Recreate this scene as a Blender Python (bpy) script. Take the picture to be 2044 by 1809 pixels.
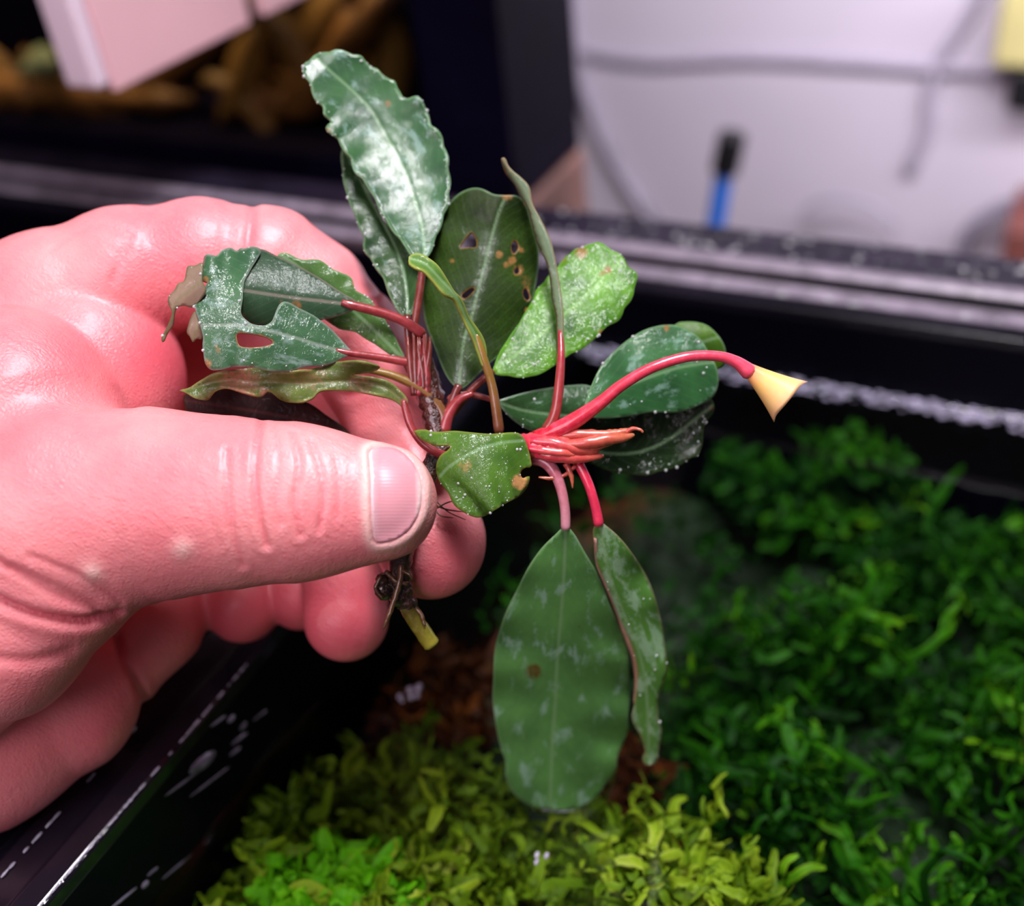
import bpy, math, random
import numpy as np
from mathutils import Vector, Matrix
from mathutils.geometry import delaunay_2d_cdt
from mathutils.bvhtree import BVHTree
random.seed(7); RNG = np.random.default_rng(11)
for o in list(bpy.data.objects): bpy.data.objects.remove(o)
SC = bpy.context.scene; COL = SC.collection

# ------------------------------------------------------------------ camera, world, lamps, exposure
F = 2200.0; CX, CY = 1022.0, 904.5; H = .13          # focal length in px of a 2044 px frame, camera height over the tank rim (m)
_v1 = np.array([-4822., -1034., F]); AX = -_v1/np.linalg.norm(_v1)
_v2 = np.array([1397., -1836., F]); _v2 -= AX*(AX@_v2); AY = _v2/np.linalg.norm(_v2); AZ = np.cross(AX, AY)
ROT = np.array([AX, AY, AZ]); ORG = np.array([0, 0, H])
def cam2w(p): return np.asarray(p) @ ROT.T + ORG
def P(px, py, d):
    return cam2w(np.stack([(np.asarray(px, float)-CX)/F*d, (np.asarray(py, float)-CY)/F*d, np.asarray(d, float)+0*np.asarray(px, float)], -1))
def G(px, py, z=0.):
    r = ROT @ np.array([(px-CX)/F, (py-CY)/F, 1.]); t = (z-H)/r[2]
    return r*t + ORG
cd = bpy.data.cameras.new('camera'); cam = bpy.data.objects.new('camera', cd); COL.objects.link(cam)
cd.sensor_width = 36; cd.lens = 36*F/2044; cd.clip_start = .002; cd.clip_end = 20
m3 = np.array([ROT[:, 0], -ROT[:, 1], -ROT[:, 2]]).T
cam.matrix_world = Matrix.Translation(Vector(ORG)) @ Matrix(m3.tolist()).to_4x4()
cd.dof.use_dof = True; cd.dof.focus_distance = .142; cd.dof.aperture_fstop = 10.4
SC.camera = cam
W = bpy.data.worlds.new('world'); SC.world = W; W.use_nodes = True
W.node_tree.nodes['Background'].inputs[0].default_value = (.55, .47, .62, 1)
W.node_tree.nodes['Background'].inputs[1].default_value = .075
def area(name, loc, to, sx, sy, power, col):
    l = bpy.data.lights.new(name, 'AREA'); l.shape = 'RECTANGLE'; l.size = sx; l.size_y = sy; l.energy = power; l.color = col
    o = bpy.data.objects.new(name, l); COL.objects.link(o); o.location = loc
    o.rotation_euler = (Vector(to)-Vector(loc)).to_track_quat('-Z', 'Y').to_euler(); return o
area('aquarium_light', (-.02, .125, .36), (-.03, .12, 0), .15, .07, 1.9, (1, .95, 1))
area('front_fill', (-.12, -.38, .48), (-.08, .12, 0), .45, .35, 2.7, (1, .80, .90))  # added fill from behind the camera, brightens the hand
area('wall_fill', (.18, .43, .16), (.16, .72, .0), .7, .05, 3.9, (1, .93, 1))  # added fill that brightens the back wall, source out of view
vs = SC.view_settings; vs.view_transform = 'Standard'; vs.look = 'None'; vs.gamma = 1; vs.use_curve_mapping = False; vs.exposure = 0.0

# ------------------------------------------------------------------ helpers
def prop(o, label=None, cat=None, group=None, kind=None):
    if label: o['label'] = label
    if cat: o['category'] = cat
    if group: o['group'] = group
    if kind: o['kind'] = kind
    return o
def empty(name, loc, **k):
    o = bpy.data.objects.new(name, None); COL.objects.link(o); o.location = loc; o.empty_display_size = .01
    prop(o, **k); return o
def mesh(name, v, f, mat, parent=None, smooth=True, attrs=None, uv=None):
    me = bpy.data.meshes.new(name)
    v = np.asarray(v, float)
    if parent is not None: v = v - np.array(root_loc(parent))
    me.from_pydata(v.tolist(), [], f if isinstance(f, list) else f.tolist()); me.update()
    if smooth: me.polygons.foreach_set('use_smooth', [True]*len(me.polygons))
    for k, a in (attrs or {}).items():
        at = me.attributes.new(k, 'FLOAT', 'POINT'); at.data.foreach_set('value', np.asarray(a, np.float32))
    if uv is not None:
        ul = me.uv_layers.new(name='UVMap'); li = np.zeros(len(me.loops), int); me.loops.foreach_get('vertex_index', li)
        ul.data.foreach_set('uv', np.asarray(uv, np.float32)[li].ravel())
    o = bpy.data.objects.new(name, me); COL.objects.link(o)
    if mat: me.materials.append(mat)
    if parent is not None: o.parent = parent
    return o
def root_loc(o):
    p = Vector((0, 0, 0))
    while o is not None: p += o.location; o = o.parent
    return p
def catmull(pts, n, closed=False):
    p = np.asarray(pts, float); N = len(p); out = []
    if N == 2 and not closed:
        return p[0] + (p[1]-p[0])*np.linspace(0, 1, n+1)[:, None]
    if closed: q = np.vstack([p[-1], p, p[0], p[1]]); M = N
    else: q = np.vstack([2*p[0]-p[1], p, 2*p[-1]-p[-2]]); M = N-1
    for i in range(M):
        a, b, c, d = q[i:i+4]
        t = np.linspace(0, 1, n, endpoint=False)[:, None]
        out.append(.5*((2*b)+(-a+c)*t+(2*a-5*b+4*c-d)*t*t+(-a+3*b-3*c+d)*t**3))
    out = np.vstack(out)
    if not closed: out = np.vstack([out, p[-1]])
    return out
def tube_geo(path, rad, seg=12, noise=0, flat=None):
    path = np.asarray(path); n = len(path); T = np.gradient(path, axis=0); T /= np.linalg.norm(T, axis=1)[:, None]+1e-12
    up = np.array([.13, .31, .94]); V = []
    u = np.cross(T[0], up); u /= np.linalg.norm(u)
    for i in range(n):
        u = u - T[i]*(u@T[i]); u /= np.linalg.norm(u); w = np.cross(T[i], u)
        a = np.linspace(0, 2*np.pi, seg, endpoint=False); r = rad[i]*(1+noise*RNG.normal(size=seg))
        V.append(path[i]+(np.cos(a)*r)[:, None]*u+(np.sin(a)*r)[:, None]*w*(flat or 1))
    V = np.vstack(V); Fc = []
    for i in range(n-1):
        for j in range(seg):
            k = (j+1) % seg; Fc.append((i*seg+j, i*seg+k, (i+1)*seg+k, (i+1)*seg+j))
    Fc.append(tuple(range(seg-1, -1, -1))); Fc.append(tuple(range((n-1)*seg, n*seg)))
    return V, Fc
def ptube(name, pts, mat, parent, sub=6, seg=12, noise=0, flat=None):
    """tube through points (px, py, depth, radius px)"""
    c = catmull(pts, sub); w = P(c[:, 0], c[:, 1], c[:, 2]); r = c[:, 3]*c[:, 2]/F
    r[-1] *= .75
    V, Fc = tube_geo(w, r, seg, noise, flat)
    arc = np.linspace(0, 1, len(c)); return mesh(name, V, Fc, mat, parent, attrs={'along': np.repeat(arc, seg)})
def wtube(name, pts, r, mat, parent=None, sub=8, seg=10):
    c = catmull(pts, sub); V, Fc = tube_geo(c, np.full(len(c), r), seg); return mesh(name, V, Fc, mat, parent)
def box_geo(x0, x1, y0, y1, z0, z1):
    V = [(x, y, z) for z in (z0, z1) for y in (y0, y1) for x in (x0, x1)]
    return V, [(0, 2, 3, 1), (4, 5, 7, 6), (0, 1, 5, 4), (2, 6, 7, 3), (0, 4, 6, 2), (1, 3, 7, 5)]
def box(name, b, mat, parent=None, bevel=0):
    V, Fc = box_geo(*b); o = mesh(name, V, Fc, mat, parent, smooth=False)
    if bevel:
        m = o.modifiers.new('b', 'BEVEL'); m.width = bevel; m.segments = 3
    return o

# ------------------------------------------------------------------ materials
def mat(name): 
    m = bpy.data.materials.new(name); m.use_nodes = True; nt = m.node_tree; return m, nt, nt.nodes['Principled BSDF']
def nd(nt, t, **k):
    n = nt.nodes.new(t)
    for a, b in k.items():
        if a.startswith('i_'):
            key = a[2:]; key = int(key) if key.isdigit() else key.replace('_', ' ')
            n.inputs[key].default_value = b
        else: setattr(n, a, b)
    return n
def ramp(nt, src, stops):
    r = nd(nt, 'ShaderNodeValToRGB'); e = r.color_ramp.elements
    while len(e) < len(stops): e.new(.5)
    for i, (p, c) in enumerate(stops): e[i].position = p; e[i].color = (*c, 1) if len(c) == 3 else c
    nt.links.new(src, r.inputs[0]); return r.outputs[0]
def mix(nt, fac, a, b, mode='MIX'):
    m = nd(nt, 'ShaderNodeMix', data_type='RGBA', blend_type=mode)
    for s, v in ((m.inputs[0], fac), (m.inputs[6], a), (m.inputs[7], b)):
        if hasattr(v, 'links') or isinstance(v, bpy.types.NodeSocket): nt.links.new(v, s)
        else: s.default_value = v if isinstance(v, (float, int)) else ((*v, 1) if len(v) == 3 else v)
    return m.outputs[2]
def math_(nt, op, a, b=None, c=None):
    m = nd(nt, 'ShaderNodeMath', operation=op)
    for i, v in enumerate((a, b, c)):
        if v is None: continue
        if isinstance(v, bpy.types.NodeSocket): nt.links.new(v, m.inputs[i])
        else: m.inputs[i].default_value = v
    return m.outputs[0]
def noise(nt, vec, scale, detail=3, rough=.5, dist=0, out=0):
    n = nd(nt, 'ShaderNodeTexNoise'); n.inputs['Scale'].default_value = scale; n.inputs['Detail'].default_value = detail
    n.inputs['Roughness'].default_value = rough; n.inputs['Distortion'].default_value = dist
    nt.links.new(vec, n.inputs['Vector']); return n.outputs[out]
def bump(nt, h, strength, dist, prev=None):
    b = nd(nt, 'ShaderNodeBump'); b.inputs['Strength'].default_value = strength; b.inputs['Distance'].default_value = dist
    nt.links.new(h, b.inputs['Height'])
    if prev: nt.links.new(prev, b.inputs['Normal'])
    return b.outputs[0]
def obj_co(nt): return nd(nt, 'ShaderNodeTexCoord').outputs['Object']
def uv_co(nt): return nd(nt, 'ShaderNodeTexCoord').outputs['UV']
def plain(name, col, rough=.5, vary=.12, scale=60, bmp=.15, bd=.0005, metal=0, coat=0, spec=.5):
    m, nt, b = mat(name); co = obj_co(nt); n = noise(nt, co, scale, 4)
    lo = tuple(c*(1-vary) for c in col); hi = tuple(min(1, c*(1+vary)) for c in col)
    nt.links.new(ramp(nt, n, [(.3, lo), (.7, hi)]), b.inputs['Base Color'])
    b.inputs['Roughness'].default_value = rough; b.inputs['Metallic'].default_value = metal; b.inputs['Coat Weight'].default_value = coat
    b.inputs['Specular IOR Level'].default_value = spec
    if bmp: nt.links.new(bump(nt, noise(nt, co, scale*4, 3), bmp, bd), b.inputs['Normal'])
    return m

def leaf_mat(name, dark, light, silver=(.33, .50, .42), sil=.5, seed=0, rough=.32, coat=.6, midc=(.25, .42, .22), brown=(.16, .07, .02), wet=.6, trans=.18, specks=0, edgec=None):
    m, nt, b = mat(name); uv = uv_co(nt); L = nt.links
    mp = nd(nt, 'ShaderNodeMapping'); mp.inputs['Location'].default_value = (seed*3.1, seed*1.7, 0); L.new(uv, mp.inputs[0]); v = mp.outputs[0]
    sep = nd(nt, 'ShaderNodeSeparateXYZ'); L.new(uv, sep.inputs[0]); u = sep.outputs[0]; s = sep.outputs[1]
    au = math_(nt, 'ABSOLUTE', u)
    base = ramp(nt, noise(nt, v, 1.1, 5, .6), [(.3, dark), (.68, light)])
    # slanting side veins
    q = math_(nt, 'SINE', math_(nt, 'MULTIPLY', math_(nt, 'ADD', math_(nt, 'MULTIPLY', s, 1.), math_(nt, 'MULTIPLY', au, -1.6)), 22.))
    vein = ramp(nt, math_(nt, 'ADD', math_(nt, 'MULTIPLY', q, .5), .5), [(.86, (0, 0, 0)), (1, (1, 1, 1))])
    base = mix(nt, math_(nt, 'MULTIPLY', vein, .04), base, midc)
    # silvery mottling, lengthwise blotches
    mp2 = nd(nt, 'ShaderNodeMapping'); mp2.inputs['Scale'].default_value = (1.5, .75, 1); L.new(v, mp2.inputs[0])
    n1 = noise(nt, mp2.outputs[0], 2.2, 8, .62, .35); n2 = noise(nt, v, 16, 4, .6)
    bl = math_(nt, 'ADD', n1, math_(nt, 'MULTIPLY', math_(nt, 'SUBTRACT', n2, .5), .14))
    t0 = .63-.16*sil
    blot = ramp(nt, bl, [(t0, (0, 0, 0)), (t0+.10, (1, 1, 1))])
    base = mix(nt, math_(nt, 'MULTIPLY', blot, .62 if sil > 0 else 0.), base, silver)
    # midrib line
    ml = ramp(nt, au, [(0, (1, 1, 1)), (.02, (.85, .85, .85)), (.048, (0, 0, 0))])
    base = mix(nt, math_(nt, 'MULTIPLY', ml, .45), base, midc)
    if specks:
        vo = nd(nt, 'ShaderNodeTexNoise'); vo.inputs['Scale'].default_value = 22; vo.inputs['Detail'].default_value = 4; L.new(v, vo.inputs['Vector'])
        sp = ramp(nt, vo.outputs[0], [(.40, (1, 1, 1)), (.46, (0, 0, 0))]); base = mix(nt, math_(nt, 'MULTIPLY', sp, specks), base, (.012, .02, .006))
    at = nd(nt, 'ShaderNodeAttribute', attribute_name='edge')
    ed = ramp(nt, at.outputs['Fac'], [(0, (1, 1, 1)), (.25, (0, 0, 0))])
    base = mix(nt, math_(nt, 'MULTIPLY', ed, .55), base, edgec or midc)
    ab = nd(nt, 'ShaderNodeAttribute', attribute_name='brown')
    bn = math_(nt, 'MULTIPLY', ab.outputs['Fac'], math_(nt, 'MULTIPLY', noise(nt, v, 9, 5, .7), 2.)); bn = ramp(nt, bn, [(.38, (0, 0, 0)), (.8, (1, 1, 1))])
    base = mix(nt, math_(nt, 'MULTIPLY', bn, .85), base, mix(nt, n2, brown, tuple(min(1, 2.2*c) for c in brown)))
    L.new(base, b.inputs['Base Color']); b.inputs['Roughness'].default_value = rough+.12; b.inputs['Specular IOR Level'].default_value = .16
    b.inputs['Coat Weight'].default_value = coat; b.inputs['Coat Roughness'].default_value = .06; b.inputs['Coat IOR'].default_value = 1.4
    h1 = bump(nt, noise(nt, v, 38, 3, .6), .35, .00006)
    h2 = bump(nt, vein, -.12, .0001, h1); L.new(h2, b.inputs['Normal'])
    wn = ramp(nt, noise(nt, v, 3.2, 6, .7), [(.42, (0, 0, 0)), (.5, (1, 1, 1))])
    hc = bump(nt, math_(nt, 'ADD', noise(nt, v, 2.6, 4, .55), math_(nt, 'MULTIPLY', noise(nt, v, 26, 2), .07)), wet, .0009, h2); L.new(hc, b.inputs['Coat Normal'])
    L.new(math_(nt, 'MULTIPLY', math_(nt, 'ADD', math_(nt, 'MULTIPLY', wn, .7), .3), coat), b.inputs['Coat Weight'])
    tr = nd(nt, 'ShaderNodeBsdfTranslucent'); L.new(mix(nt, .5, base, tuple(min(1, 1.6*c) for c in light)), tr.inputs[0])
    ms = nd(nt, 'ShaderNodeMixShader'); ms.inputs[0].default_value = trans; L.new(b.outputs[0], ms.inputs[1]); L.new(tr.outputs[0], ms.inputs[2])
    L.new(ms.outputs[0], nt.nodes['Material Output'].inputs[0]); return m

def stalk_mat(name, c0, c1, coat=.7):
    m, nt, b = mat(name); a = nd(nt, 'ShaderNodeAttribute', attribute_name='along'); co = obj_co(nt)
    base = ramp(nt, a.outputs['Fac'], [(.0, c0), (1, c1)])
    n = noise(nt, co, 900, 4, .6); base = mix(nt, math_(nt, 'MULTIPLY', ramp(nt, n, [(.45, (0, 0, 0)), (.7, (1, 1, 1))]), .35), base, tuple(min(1, c*1.5+.05) for c in c1))
    nt.links.new(base, b.inputs['Base Color']); b.inputs['Roughness'].default_value = .35; b.inputs['Coat Weight'].default_value = coat; b.inputs['Coat Roughness'].default_value = .08
    b.inputs['Subsurface Weight'].default_value = .15; b.inputs['Subsurface Radius'].default_value = (.001, .0004, .0003); b.inputs['Subsurface Scale'].default_value = 1
    nt.links.new(bump(nt, noise(nt, co, 1500, 3), .4, .0001), b.inputs['Normal']); return m

def skin_mat():
    m, nt, b = mat('skin'); L = nt.links; co = obj_co(nt)
    n = noise(nt, co, 55, 5, .6); n2 = noise(nt, co, 420, 3, .6)
    base = ramp(nt, n, [(.28, (.74, .15, .19)), (.5, (.82, .24, .265)), (.75, (.89, .34, .34))])
    base = mix(nt, math_(nt, 'MULTIPLY', n2, .25), base, (.80, .30, .27))
    red = nd(nt, 'ShaderNodeAttribute', attribute_name='red'); base = mix(nt, math_(nt, 'MULTIPLY', red.outputs['Fac'], .75), base, (.70, .085, .13))
    pale = nd(nt, 'ShaderNodeAttribute', attribute_name='pale'); base = mix(nt, math_(nt, 'MULTIPLY', pale.outputs['Fac'], .7), base, (.93, .66, .58))
    L.new(base, b.inputs['Base Color']); b.inputs['Roughness'].default_value = .42; b.inputs['Specular IOR Level'].default_value = .45
    b.inputs['Subsurface Weight'].default_value = .35; b.inputs['Subsurface Radius'].default_value = (.0035, .0011, .0008); b.inputs['Subsurface Scale'].default_value = 1
    b.inputs['Coat Weight'].default_value = .12; b.inputs['Coat Roughness'].default_value = .2
    vo = nd(nt, 'ShaderNodeTexVoronoi', feature='DISTANCE_TO_EDGE'); vo.inputs['Scale'].default_value = 1700; L.new(co, vo.inputs['Vector'])
    h = bump(nt, vo.outputs['Distance'], .5, .00018)
    mp = nd(nt, 'ShaderNodeMapping'); mp.inputs['Rotation'].default_value = (.3, .2, .5); mp.inputs['Scale'].default_value = (1, 3.2, 1.4); L.new(co, mp.inputs[0])
    h = bump(nt, noise(nt, mp.outputs[0], 480, 4, .6), .45, .00034, h)
    wv = nd(nt, 'ShaderNodeTexWave', wave_type='BANDS', bands_direction='DIAGONAL'); wv.inputs['Scale'].default_value = 900; wv.inputs['Distortion'].default_value = 6; wv.inputs['Detail'].default_value = 1; wv.inputs['Detail Scale'].default_value = .18
    L.new(co, wv.inputs['Vector'])
    rd = nd(nt, 'ShaderNodeAttribute', attribute_name='ridge')
    h = bump(nt, math_(nt, 'MULTIPLY', wv.outputs['Fac'], rd.outputs['Fac']), .25, .00006, h)
    L.new(h, b.inputs['Normal']); return m

M_black = plain('black_plastic', (.006, .005, .010), .22, .3, 90, .12, .0004, coat=.3)
M_ledge = plain('wall_reflection_plastic', (.27, .23, .29), .32, .35, 160, .3, .0005)  # pale tone paints the wall's reflection onto rim ledge and ridge
M_flat = plain('rim_flat_plastic', (.016, .012, .026), .34, .5, 150, .35, .0005)  # faintly lighter violet tone for the rim's top flat
M_wallglass = plain('black_glass', (.0015, .0012, .004), .3, .2, 30, .0, spec=.12)
M_wall = plain('painted_wall', (.62, .57, .67), .6, .05, 6, .1, .001)
M_cream = plain('cream_plastic', (.86, .50, .54), .5, .06, 20, .1, .0005)
M_creamlit = plain('lit_cream_plastic', (.82, .66, .76), .5, .05, 20, .1, .0005)  # cream panel's lit front face, its light put into the colour
M_wood = plain('brown_wood', (.20, .10, .08), .6, .35, 20, .3, .001)
M_drift = plain('driftwood', (.20, .085, .02), .6, .8, 30, .3, .002)
M_brownleaf = plain('brown_leaf', (.22, .11, .025), .5, .6, 30, .3, .001)
M_greyleaf = plain('grey_green_leaf', (.22, .26, .16), .5, .3, 30, .2, .001)
M_cable = plain('grey_cable', (.22, .20, .27), .5, .1, 50, .1)
M_pcable = plain('pale_cable', (.42, .38, .48), .5, .1, 50, .1)
M_blue = plain('blue_plastic', (.005, .14, .62), .35, .2, 40, .1)
M_dark = plain('dark_rubber', (.004, .004, .006), .5, .3, 40, .1)
M_yellow = plain('yellow_plastic', (.55, .5, .22), .5, .1, 40, .1)
M_redbrown = plain('red_brown_wood', (.2, .06, .05), .6, .2, 40, .1)
M_navy = plain('dark_navy_panel', (.003, .0022, .009), .45, .4, 25, .2, .001, spec=.04)
M_skin = skin_mat()

# ------------------------------------------------------------------ the setting: wall, table
o = box('wall_back', (-1.2, 1.2, .72, .76, -.6, 1.4), M_wall); prop(o, kind='structure')
o = box('floor', (-1.2, 1.2, -.9, .76, -.63, -.6), plain('grey_floor', (.08, .07, .08), .6)); prop(o, kind='structure')

# ------------------------------------------------------------------ front aquarium
XL, YB, XR, YF, WZ = -.1045, .2195, .30, -.16, -.0205
XF = -.62
aq = empty('aquarium', (.1, .03, -.25), label='open aquarium with black plastic rim and moss under the water, beneath the hand', cat='aquarium')
def rim_profile():  # (offset outward from the inner lip, z)
    return [(0, -.0030), (0, -.0004), (.0008, 0), (.0042, .0004), (.0052, -.0012), (.0060, -.0016), (.0122, -.0010), (.0130, -.0026), (.0150, -.0028), (.0158, .0000),
            (.0168, .0010), (.0190, .0013), (.0210, .0004), (.0225, .0000), (.0355, .0000), (.0365, -.0010), (.0365, -.0200), (.0335, -.0200), (.0335, -.0060), (.0030, -.0060)]
def rim_bar(name, axis):
    pr = rim_profile(); n = len(pr); V = []; K = 60
    for k in range(K+1):
        t = k/K
        for (of, z) in pr:
            if axis == 'back': V.append((XF-of + (XR-XF+2*of)*t, YB+of, z))
            elif axis == 'left': V.append((XL-of, YF-of + (YB-YF+2*of)*t, z))
            elif axis == 'far': V.append((XF-of, YF-of + (YB-YF+2*of)*t, z))
            elif axis == 'right': V.append((XR+of, YF-of + (YB-YF+2*of)*t, z))
            else: V.append((XF-of + (XR-XF+2*of)*t, YF-of, z))
    Fc = [(k*n+j, k*n+(j+1) % n, (k+1)*n+(j+1) % n, (k+1)*n+j) for k in range(K) for j in range(n)]
    o = mesh(name, V, Fc, M_black, aq, smooth=False)
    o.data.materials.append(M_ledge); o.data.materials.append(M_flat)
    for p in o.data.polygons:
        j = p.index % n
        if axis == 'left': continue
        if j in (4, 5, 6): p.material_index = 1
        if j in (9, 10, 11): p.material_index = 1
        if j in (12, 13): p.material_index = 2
    b = o.modifiers.new('b', 'BEVEL'); b.width = .0003; b.segments = 2; b.limit_method = 'ANGLE'; b.angle_limit = .5
    return o
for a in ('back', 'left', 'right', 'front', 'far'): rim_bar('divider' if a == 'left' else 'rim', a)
T = .005
for b in ((XL-T, XL, YF, YB, -.25, -.003), (XR, XR+T, YF, YB, -.25, -.003), (XF-T, XR+T, YB, YB+T, -.25, -.003), (XF-T, XR+T, YF-T, YF, -.25, -.003), (XF-T, XF, YF, YB, -.25, -.003)):
    box('glass_wall', b, M_wallglass, aq)
box('base', (XF-T, XR+T, YF-T, YB+T, -.258, -.25), M_black, aq)

# water drops lying on the rim
def blob_geo(c, rx, ry, rz, seg=8, rings=4):
    V = []; Fc = []
    for i in range(rings+1):
        th = math.pi/2*i/rings
        for j in range(seg):
            a = 2*math.pi*j/seg; V.append((c[0]+rx*math.cos(th)*math.cos(a), c[1]+ry*math.cos(th)*math.sin(a), c[2]+rz*math.sin(th)))
    for i in range(rings):
        for j in range(seg):
            k = (j+1) % seg; Fc.append((i*seg+j, i*seg+k, (i+1)*seg+k, (i+1)*seg+j))
    return V, Fc
def join_geos(gs):
    V = []; Fc = []
    for v, f in gs:
        n = len(V); V += [tuple(p) for p in v]; Fc += [tuple(i+n for i in q) for q in f]
    return V, Fc
M_drop, nt, b = mat('water_bead'); b.inputs['Base Color'].default_value = (.75, .8, .8, 1); b.inputs['Roughness'].default_value = .03; b.inputs['Coat Weight'].default_value = 1; b.inputs['Alpha'].default_value = .55
gs = []
for i in range(240):
    x = random.uniform(-.16, .06); of = random.choice([random.uniform(.022, .035), random.uniform(.023, .034), random.uniform(.0065, .0115)])
    z = 0 if of > .02 else -.0014; r = random.choice([.0003, .0004, .0005, .0008])
    gs.append(blob_geo((x, YB+of, z), r*random.uniform(.8, 1.5), r, r*.55))
for i in range(10):
    y = random.uniform(.02, .12); of = random.uniform(.001, .03); r = random.uniform(.0002, .0005)
    gs.append(blob_geo((XL-of, y, 0), r, r*random.uniform(1, 3), r*.5))
V, Fc = join_geos(gs); o = mesh('water_beads', V, Fc, M_drop, aq); prop(o, 'small clear water drops lying on the black rim', kind='stuff')
# streaky drops on the inner face of the left glass wall
gs = []
for (px, py, ln, r) in [(405, 1522, .0032, .0013), (462, 1435, .0010, .0006), (486, 1450, .0010, .0006), (478, 1475, .0022, .0004), (420, 1560, .0050, .0003), (370, 1560, .0045, .0003), (436, 1440, .0020, .0003), (290, 1766, .0008, .0006), (305, 1740, .0012, .0003), (355, 1730, .0035, .0003), (245, 1795, .0030, .0003), (520, 1428, .0020, .0003), (470, 1500, .0015, .0004)]:
    r_ = ROT @ np.array([(px-CX)/F, (py-CY)/F, 1.]); t = (XL-ORG[0])/r_[0]; c = r_*t+ORG
    v, f = blob_geo((0, 0, 0), ln, r, r*.5, 10, 4); v = [(c[0]+p[2], c[1]+p[0]*.93+p[1]*.35, c[2]+p[1]*.93-p[0]*.35) for p in v]; gs.append((v, f))
V, Fc = join_geos(gs); M_smear = plain('wet_smear', (.16, .14, .20), .12, .5, 400, .4, .0004, coat=1)
o = mesh('water_smear', V, Fc, M_smear, aq); prop(o, 'wet streaks and drops on the black side glass', kind='stuff')
# pale beads paint the broken highlight along the left rim edge
gs = []
for of, z, n, y0, y1 in ((.0003, .0001, 60, .02, .085), (.0098, -.0010, 14, .035, .07)):
    for i in range(n):
        y = random.uniform(y0, y1)*(1 if random.random() < .6 else .8); gs.append(blob_geo((XL-of, y, z), random.uniform(.00012, .0003), random.uniform(.0003, .0010), .0002, 6, 3))
V, Fc = join_geos(gs); M_glint = plain('edge_glint', (.30, .28, .36), .1, .4, 500, .3, .0003, coat=1)
o = mesh('edge_glint', V, Fc, M_glint, aq); prop(o, 'pale broken line standing for the highlight on the inner rim edge', kind='stuff')

# ---- water: surface sheet with a raised meniscus at the walls
def water_mat():
    m, nt, b = mat('water'); L = nt.links; co = obj_co(nt)
    t = nd(nt, 'ShaderNodeBsdfTransparent'); t.inputs[0].default_value = (.88, .96, .88, 1)
    g = nd(nt, 'ShaderNodeBsdfGlossy'); g.inputs['Roughness'].default_value = .02
    fr = nd(nt, 'ShaderNodeFresnel'); fr.inputs['IOR'].default_value = 1.33
    h = bump(nt, noise(nt, co, 45, 2), .12, .0015); L.new(h, g.inputs['Normal']); L.new(h, fr.inputs['Normal'])
    x = nd(nt, 'ShaderNodeMixShader'); L.new(fr.outputs[0], x.inputs[0]); L.new(t.outputs[0], x.inputs[1]); L.new(g.outputs[0], x.inputs[2])
    L.new(x.outputs[0], nt.nodes['Material Output'].inputs[0])
    return m
nx, ny = 120, 120; xs = np.linspace(0, 1, nx); xs = np.concatenate([XL+.006*(np.linspace(0, 1, 12)), np.linspace(XL+.008, XR, 60)])
ys = np.concatenate([np.linspace(YF, YB-.008, 60), YB-.006+.006*np.linspace(0, 1, 12)])
V = [(x, y, WZ+.0016*math.exp(-(YB-y)/.0016)+.0012*math.exp(-(x-XL)/.0014)) for y in ys for x in xs]; n = len(xs)
Fc = [(j*n+i, j*n+i+1, (j+1)*n+i+1, (j+1)*n+i) for j in range(len(ys)-1) for i in range(n-1)]
wat = mesh('water_surface', V, Fc, water_mat(), None); prop(wat, 'clear still water surface inside the front aquarium', 'water', kind='stuff')
# pale beads stand in for the meniscus glint along the back glass
gs = []
for i in range(900):
    x = random.uniform(XL, .05); r = random.uniform(.0002, .0007); gs.append(blob_geo((x, YB-random.random()**1.5*.0042, WZ+.0002+random.random()*.0016), r*1.6, r, r*.6, 6, 3))
V, Fc = join_geos(gs); M_waterglint = plain('glint_tone', (.30, .28, .40), .25, .5, 300, .2, .0003, coat=1)
o = mesh('waterline_glint', V, Fc, M_waterglint, aq); prop(o, 'pale beads standing for the glint of the meniscus along the back glass', kind='stuff')

# ------------------------------------------------------------------ under water: substrate and moss
def attr_mat(name, stops, rough=.6, scale=400):
    m, nt, b = mat(name); a = nd(nt, 'ShaderNodeAttribute', attribute_name='tone'); co = obj_co(nt)
    base = ramp(nt, a.outputs['Fac'], stops); base = mix(nt, .35, base, mix(nt, noise(nt, co, scale, 3), (0, 0, 0), (1, 1, 1)), 'OVERLAY')
    nt.links.new(base, b.inputs['Base Color']); b.inputs['Roughness'].default_value = rough; b.inputs['Specular IOR Level'].default_value = .25
    tr = nd(nt, 'ShaderNodeBsdfTranslucent'); nt.links.new(base, tr.inputs[0]); ms = nd(nt, 'ShaderNodeMixShader'); ms.inputs[0].default_value = .25
    nt.links.new(b.outputs[0], ms.inputs[1]); nt.links.new(tr.outputs[0], ms.inputs[2]); nt.links.new(ms.outputs[0], nt.nodes['Material Output'].inputs[0]); return m
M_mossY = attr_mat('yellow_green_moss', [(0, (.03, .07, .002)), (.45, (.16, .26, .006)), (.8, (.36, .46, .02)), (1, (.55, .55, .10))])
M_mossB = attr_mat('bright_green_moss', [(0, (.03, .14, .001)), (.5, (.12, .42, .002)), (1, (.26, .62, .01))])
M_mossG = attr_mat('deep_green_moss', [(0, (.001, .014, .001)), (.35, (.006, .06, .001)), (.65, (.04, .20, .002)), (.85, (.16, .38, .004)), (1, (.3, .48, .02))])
M_mossR = attr_mat('brown_red_moss', [(0, (.02, .003, .001)), (.5, (.10, .02, .003)), (1, (.45, .12, .02))])
sub_m, nt, b = mat('substrate'); co = obj_co(nt); n1 = noise(nt, co, 60, 6, .65); n2 = noise(nt, co, 18, 2)
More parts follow.
